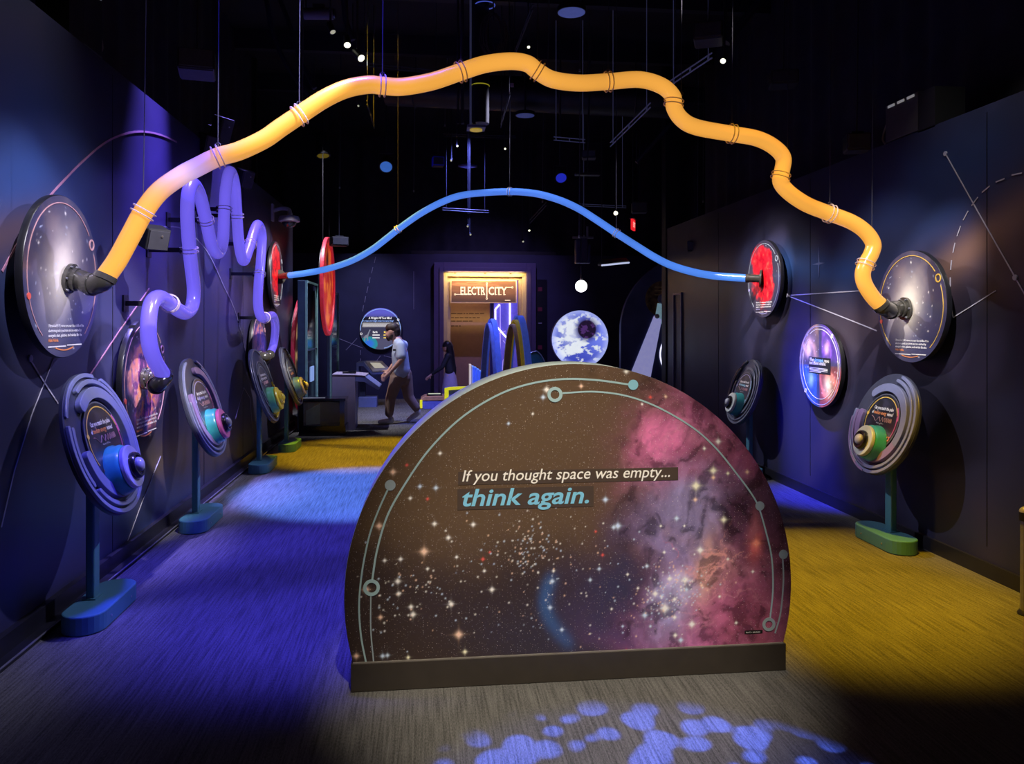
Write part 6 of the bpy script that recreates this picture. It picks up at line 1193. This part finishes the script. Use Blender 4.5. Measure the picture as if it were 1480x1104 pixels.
# big theatre lamps with coloured lenses
def bowl(label, px, py, d, rr, lit, sq=0.45):
    c = atD(px, py, d); r = thing('stage_lamp', label, 'stage light', c); a = Vector((0, -0.75, -0.65)).normalized(); u, w = perp(a)
    MB().cyl(c - a * rr * 2.4, c, rr * 0.6, rr, 28).build('body', M_hs, r, smooth=True); MB().cyl(c + a * 0.001, c + a * 0.006, rr * 0.88, n=28).build('lens', lit, r); MB().torus(c, a, rr, rr * 0.07, 28, 6).build('bezel', M_con2, r)
    t = c - a * rr * 1.2; MB().tube([t + Vector((rr * 1.1, 0, 0)), t + Vector((rr * 1.1, 0, rr * 1.4)), t + Vector((-rr * 1.1, 0, rr * 1.4)), t + Vector((-rr * 1.1, 0, 0))], 0.008, 6).build('yoke', M_con2, r); MB().tube([t + Vector((0, 0, rr * 1.4)), Vector((t.x, t.y, CEIL))], 0.012, 6).build('drop_rod', M_con2, r)
bowl('stage lamp with a bright blue lens left of the hall centre', 558, 241, 13.2, 0.115, M_ledb)
bowl('stage lamp with a deep blue lens over the right half of the blue tube', 811, 257, 11.0, 0.085, glow('lens_deepblue', (0.02, 0.03, 0.60), 0.6))
def plate(label, px, py, d, rx, m, name='round_ceiling_light'):
    c = atD(px, py, d); r = thing(name, label, 'ceiling light', c); MB().cyl(c, c + Vector((0, 0, 0.05)), rx, n=40).build('housing', M_hs, r, bevel=0.006); MB().cyl(c - Vector((0, 0, 0.004)), c, rx * 0.93, n=40).build('diffuser', m, r); MB().tube([c + Vector((0, 0, 0.05)), Vector((c.x, c.y, CEIL))], 0.012, 6).build('stem', M_con2, r)
M_dif = mat('diffuser_blue', (0.06, 0.07, 0.20), 0.5, emit=(0.04, 0.055, 0.20), strength=0.9)
plate('large round blue-grey ceiling light at the top right of centre', 826, 18, 8.0, 0.15, M_dif)
plate('smaller round blue-grey ceiling light behind the orange tube crest', 759, 167, 11.5, 0.145, mat('diffuser_dim', (0.04, 0.05, 0.14), 0.5, emit=(0.02, 0.03, 0.12), strength=0.8))
# rails, beams, duct
def bar(label, pts, d, r_, cat='rail', name='ceiling_rail', m=M_con2, hang=True):
    P_ = [atD(x, y, dd) for (x, y), dd in zip(pts, d)]; r = thing(name, label, cat, P_[0]); dirv = (P_[-1] - P_[0]).normalized(); off = UP * r_ * 1.6
    for o_ in (off, -off): MB().tube([p + o_ for p in P_], r_ * 0.5, 6).build('channel', m, r)
    for t in (0.08, 0.5, 0.92):
        q = P_[0].lerp(P_[-1], t); MB().box(q, (r_, r_, r_ * 3.4)).build('clip', m, r)
        if hang and t != 0.5: MB().tube([q + off, Vector((q.x, q.y, CEIL))], 0.005, 5).build('drop_rod', m, r)
    return r
M_rail = mat('rail_steel_blue', (0.16, 0.17, 0.30), 0.4, 0.4, emit=(0.05, 0.055, 0.13), strength=0.25)
bar('slanting steel rail at the upper right, above the orange tube', ((1029, 80), (969, 120)), (7.8, 8.6), 0.016, m=M_rail)
bar('slanting steel rail below the orange tube right of centre', ((940, 152), (882, 209)), (9.0, 10.4), 0.016, m=M_rail)
bar('short rail rising left from the orange tube crest', ((770, 10), (742, 82)), (7.4, 8.4), 0.014, m=M_con2)
bar('thin slanting rail hanging under the orange tube crest', ((737, 135), (724, 182)), (9.2, 9.8), 0.012, m=M_con2)
bar('short slanting rail below the blue tube crest', ((790, 294), (766, 320)), (12.0, 12.6), 0.016, m=M_con2)
bar('thin rail with a bent end left of the blue lamp', ((530, 148), (541, 183)), (10, 10.3), 0.014, m=M_con2)
bar('horizontal rail left of centre behind the orange tube', ((517, 92), (640, 105)), (9.5, 9.6), 0.012, m=M_con2)
bar('long horizontal rail low under the ceiling, right of centre', ((800, 200), (846, 204)), (10.8, 10.8), 0.014, m=M_rail)
bar('horizontal rail below the blue tube crest on the left', ((640, 302), (706, 306)), (13, 13), 0.012, m=M_con2)
bar('long dim rail crossing behind the left half of the blue tube', ((640, 195), (745, 198)), (12, 12), 0.010, m=M_con2)
bar('dim rail above the exit sign', ((838, 296), (905, 299)), (13.5, 13.5), 0.010, m=M_rail)
a = atD(560, 128, 12.0); c2_ = atD(985, 146, 11.5); du = thing('air_duct', 'long black air duct crossing under the ceiling behind the orange tube', 'air duct', a)
b = MB(); b.cyl(a, c2_, 0.26, n=28); b.build('duct_tube', mat('duct_black', (0.010, 0.010, 0.016), 0.5), du, smooth=True)
for t in (0.1, 0.35, 0.6, 0.85): q = a.lerp(c2_, t); MB().torus(q, c2_ - a, 0.265, 0.012, 28, 6).build('duct_band', M_con2, du); MB().tube([q + UP * 0.26, Vector((q.x, q.y, CEIL))], 0.008, 6).build('drop_rod', M_con2, du)
for i, (py, lb) in enumerate(((232, 'x'), )): pass
for k, (y_, z_) in enumerate(((7.5, 5.62), (9.5, 5.62), (11.5, 5.62), (13.5, 5.62))): MB().box((1.2, y_, z_ + 0.14), (9, 0.12, 0.28)).build('trim_beam_%d' % (k + 1), mat('beam_dark', (0.014, 0.014, 0.028), 0.6), kind='structure')
sq = thing('junction_plate', 'small pale square plate under the duct behind the orange tube', 'plate', atD(740, 123, 9.6)); MB().box(atD(740, 123, 9.6), (0.045, 0.02, 0.05)).build('cover', mat('plate_pink', (0.30, 0.22, 0.28), 0.5), sq, bevel=0.004); MB().tube([atD(740, 121, 9.6), Vector((atD(740, 123, 9.6).x, atD(740, 123, 9.6).y, CEIL))], 0.004, 5).build('hanger', M_con2, sq)
# tall cable post with lamps, left of the orange tube crest
c = atD(688, 60, 8.6); base = atD(688, 185, 8.6); cp = thing('cable_post', 'tall black post of rods with a yellow-lit square lamp at its foot', 'lamp post', base)
for dx, r_, m in ((-0.20, 0.012, M_con2), (-0.15, 0.018, M_con2), (-0.06, 0.012, M_rail), (-0.02, 0.02, M_con2)): MB().tube([Vector((base.x + dx, base.y, base.z + 0.04)), Vector((base.x + dx, base.y, CEIL))], r_, 8).build('rod', m, cp)
MB().cyl(Vector((base.x + 0.05, base.y + 0.05, base.z + 0.06)), Vector((base.x + 0.05, base.y + 0.05, CEIL)), 0.10, n=24).build('black_sleeve', M_hs, cp, smooth=True)
MB().torus(Vector((base.x + 0.05, base.y + 0.05, atD(688, 122, 8.6).z)), (0, 0, 1), 0.10, 0.006, 28, 6).build('yellow_clip_ring', mat('clip_yellow', (0.4, 0.36, 0.03), 0.4, emit=(0.5, 0.45, 0.02), strength=0.4), cp); MB().torus(Vector((base.x + 0.10, base.y, atD(688, 7, 8.6).z)), (0, 0, 1), 0.11, 0.006, 28, 6).build('blue_clip_ring', mat('clip_blue', (0.1, 0.15, 0.6), 0.4, emit=(0.1, 0.15, 0.8), strength=0.4), cp)
MB().box(base, (0.20, 0.20, 0.03)).build('square_tray', mat('tray_blue', (0.14, 0.16, 0.30), 0.4), cp); MB().cyl(base - UP * 0.030, base - UP * 0.016, 0.07, n=24).build('yellow_lens', mat('lens_amber', (0.3, 0.22, 0.03), 0.4, emit=(0.40, 0.28, 0.03), strength=0.7), cp)
c = atD(676, 240, 13.6); dl = thing('diamond_lamp', 'flat square lamp with a deep blue face hanging above the blue tube crest', 'stage light', c); MB().box(c, (0.24, 0.24, 0.03), Matrix.Rotation(0.78, 4, 'Z')).build('frame', mat('frame_blue', (0.12, 0.14, 0.4), 0.4), dl); MB().box(c - UP * 0.018, (0.19, 0.19, 0.01), Matrix.Rotation(0.78, 4, 'Z')).build('blue_face', glow('face_blue', (0.02, 0.03, 0.35), 0.5), dl); MB().tube([c + UP * 0.015, Vector((c.x, c.y, CEIL))], 0.02, 8).build('stem', M_con2, dl)
# cable coil
c = atD(713, 50, 8.4); cc = thing('cable_coil', 'tangled coil of dark cable hanging above the orange tube crest', 'cable', c); g = random.Random(5)
for k in range(6):
    P_ = [c + RV * ((0.10 + 0.02 * k) * math.cos(a_) * (0.7 + 0.1 * g.random())) + UP * ((0.20 + 0.012 * k) * math.sin(a_) + 0.02 * g.random()) + FV * 0.015 * k for a_ in np.linspace(0.3 * k, 0.3 * k + 5.6, 16)]; MB().tube(smooth_path(P_, 3), 0.007, 5).build('cable_loop', mat('cable_brown', (0.06, 0.045, 0.05), 0.5), cc)
MB().tube([c + UP * 0.15, Vector((c.x, c.y, CEIL))], 0.008, 6).build('hanger', M_con2, cc)
for a_, e_ in ((0.5, 0.14), (0.9, 0.10)): MB().tube(smooth_path([c - UP * 0.1, c - UP * 0.2 + RV * 0.05, c - UP * (0.22 + 0.06 * a_) + RV * (0.1 + e_)], 5), 0.006, 5).build('cable_end', M_con2, cc)
# upper left conduits
for lb, pts, d in (('curved dim conduit at the top left, the left one', ((385, 0), (398, 60), (425, 110), (450, 140)), 9.5), ('curved dim conduit at the top left, the right one', ((405, 0), (420, 40), (436, 90), (455, 128)), 9.8), ('curved blue-black conduit beside the lit pair of spotlights', ((497, 0), (500, 30), (510, 58)), 8.5), ('thin pipe running from the angled rail down behind the orange tube on the right', ((1000, 150), (960, 190), (920, 235)), 10.5), ('broad dim pipe at the top right running up to the ceiling', ((1100, 0), (1062, 45), (1050, 62)), 9.0)):
    P_ = smooth_path([atD(x, y, d) for x, y in pts], 6); r = thing('conduit', lb, 'pipe', P_[-1]); MB().tube(P_, 0.03 if 'broad' not in lb else 0.05, 10).build('pipe', mat('conduit_dim', (0.022, 0.022, 0.042), 0.6), r, smooth=True); MB().tube([P_[-1], P_[-1] + UP * 0.4], 0.006, 5).build('hanger', M_con2, r)
# loose hanging wires
for px, y1, d, lb in ((437, 145, 8, 'thin wire left of the lit pair of spotlights'), (598, 275, 13, 'long thin wire hanging right of the blue stage lamp'), (494, 345, 12, 'w'), (632, 222, 11.5, 'w'), (792, 100, 9, 'straight wire right of the orange tube crest, longer one'), (838, 100, 9, 'straight wire right of the orange tube crest, shorter one'), (975, 118, 9, 'faint wire above the end of the orange tube plateau'), (1016, 290, 12, 'wire hanging behind the right wall end'), (784, 290, 12.5, 'wire crossing the right side of the blue tube crest'), (837, 340, 10.2, 'left wire of the pair above the globe lamp'), (844, 340, 13, 'right wire of the pair above the globe lamp'), (465, 50, 8, 'w'), (1008, 330, 11.2, 'wire down to the low speaker at the right wall end'), (491, 270, 12, 'thin wire left of the blue stage lamp'), (643, 180, 12, 'faint wire left of the cable post')):
    if lb == 'w': continue
    e = atD(px, y1, d); r = thing('hanging_wire', lb if lb.startswith(('thin', 'long', 'straight')) else lb, 'wire', e); MB().tube([e, Vector((e.x + 0.02, e.y, CEIL))], 0.006, 5).build('wire', mat('wire_grey', (0.10, 0.10, 0.14), 0.4, 0.3), r); MB().cyl(e - UP * 0.03, e, 0.012, n=8).build('wire_end', M_screw, r)
# exit sign and strip fixture
c = atD(915, 325, 14.5); ex = thing('exit_sign', 'glowing red exit sign hanging over the right side of the blue tube, turned edgeways', 'sign', M=Matrix.Translation(c) @ Matrix.Rotation(1.15, 4, 'Z'))
MB().box((0, 0, 0), (0.30, 0.04, 0.20)).build('housing', glow('exit_red', (1.0, 0.02, 0.03), 0.8), ex, local=True, bevel=0.004); MB().box((0, 0, 0.115), (0.36, 0.10, 0.03)).build('mount', M_con2, ex, local=True); MB().tube([(0, 0, 0.12), (0, 0, CEIL - c.z)], 0.012, 6).build('stem', M_con2, ex, local=True)
text('EXIT', 0.13, 'lettering', glow('exit_letter', (1.0, 0.45, 0.40), 1.1), ex, -0.12, -0.045, 0.0, local_M=Matrix.Rotation(PI / 2, 4, 'X') @ Matrix.Translation((0, 0, 0.022)), width=0.24, res=2, bold=0.004)
a = atD(868, 382, 12.5); r = thing('strip_light', 'angular white-edged strip light hanging right of the globe lamp', 'light', a)
q = [atD(864, 384, 12.5), atD(870, 377, 12.8), atD(905, 375, 13.4), atD(909, 379, 13.0), atD(872, 384.5, 12.45)]
b = MB(); b.v = q + [p + UP * 0.03 for p in q]; b.f = [(4, 3, 2, 1, 0), (5, 6, 7, 8, 9)] + [(i, (i + 1) % 5, 5 + (i + 1) % 5, 5 + i) for i in range(5)]; b.build('reflector', mat('reflector_tan', (0.20, 0.19, 0.15), 0.4), r)
MB().tube([atD(870, 383.5, 12.4), atD(909, 379.5, 12.9)], 0.016, 6).build('white_lamp_edge', glow('edge_white', (0.55, 0.60, 0.85), 0.9), r); MB().tube([atD(870, 377, 12.8), Vector((atD(870, 377, 12.8).x, atD(870, 377, 12.8).y, CEIL))], 0.008, 6).build('drop_rod', M_con2, r)
# barrier post at the right edge
bp_ = onZ(1482, 888, 0); r = thing('barrier_post', 'grey barrier post cut off by the right edge of the picture', 'post', bp_)
hz_ = atD(1478, 735, depth(bp_)).z
MB().lathe([(0.042, 0.001), (0.042, 0.012), (0.03, 0.028)], 32, M=Matrix.Translation(bp_)).build('base', M_hs, r, smooth=True); MB().cyl(bp_ + UP * 0.02, Vector((bp_.x, bp_.y, hz_ - 0.06)), 0.026, n=20).build('post', mat('post_grey', (0.22, 0.22, 0.30), 0.4, 0.3), r, smooth=True); MB().cyl(Vector((bp_.x, bp_.y, hz_ - 0.07)), Vector((bp_.x, bp_.y, hz_ - 0.02)), 0.032, n=20).build('belt_head', M_black, r); MB().sphere(Vector((bp_.x, bp_.y, hz_ - 0.02)), 0.032, 18).build('cap', mat('cap_grey', (0.4, 0.4, 0.5), 0.3, 0.3), r, smooth=True)

# ================================================================ SUB-PARTS AND GROUPS
def base(n): return n.split('.')[0]
SUBS = {'knob_drum': ('knob_flange', 'knob_ring', 'push_button'), 'face_disc': ('face_rim', 'face_arc', 'face_dot', 'face_ring', 'title_text', 'caption_text', 'wave_line'),
        'printed_face': ('outline_arc', 'outline_ring', 'outline_dot', 'lower_arc', 'text_line', 'credit_line', 'text_box'), 'sign_print': ('lettering', 'circuit_ornament', 'serif', 'sponsor_line'),
        'base': ('screw', 'pole_foot'), 'barrel': ('lens', 'bezel'), 'flange': (), 'nebula_print': ('orbit_line', 'orbit_dot', 'orbit_ring', 'text_box', 'small_lettering', 'large_lettering', 'credit_box', 'credit_lettering')}
for r in [o for o in SC.objects if o.parent is None and o.type == 'EMPTY']:
    kids = list(r.children)
    for host_name, subs in SUBS.items():
        hosts = [k for k in kids if base(k.name) == host_name]
        if len(hosts) != 1: continue
        for k in kids:
            if base(k.name) in subs: k.parent = hosts[0]
GROUPS = {'dial_stand': 'dial stands along both walls', 'wall_disc': 'round printed discs on the walls', 'hanging_speaker': 'speakers hung under the ceiling', 'track_spotlight': 'spotlights under the ceiling', 'hanging_wire': 'loose wires hanging from the ceiling',
          'ceiling_rail': 'steel rails under the ceiling', 'conduit': 'conduits under the ceiling', 'small_speaker': 'small speakers along the left wall', 'arch': 'arches behind the dome sign', 'glazed_tower': 'glazed towers at the far left', 'stage_lamp': 'stage lamps with blue lenses', 'ringed_disc': 'red-rimmed discs at the far left', 'round_ceiling_light': 'round ceiling lights', 'amplifier_box': 'amplifier boxes on the wall tops'}
for o in SC.objects:
    if o.parent is None and base(o.name) in GROUPS: o['group'] = GROUPS[base(o.name)]
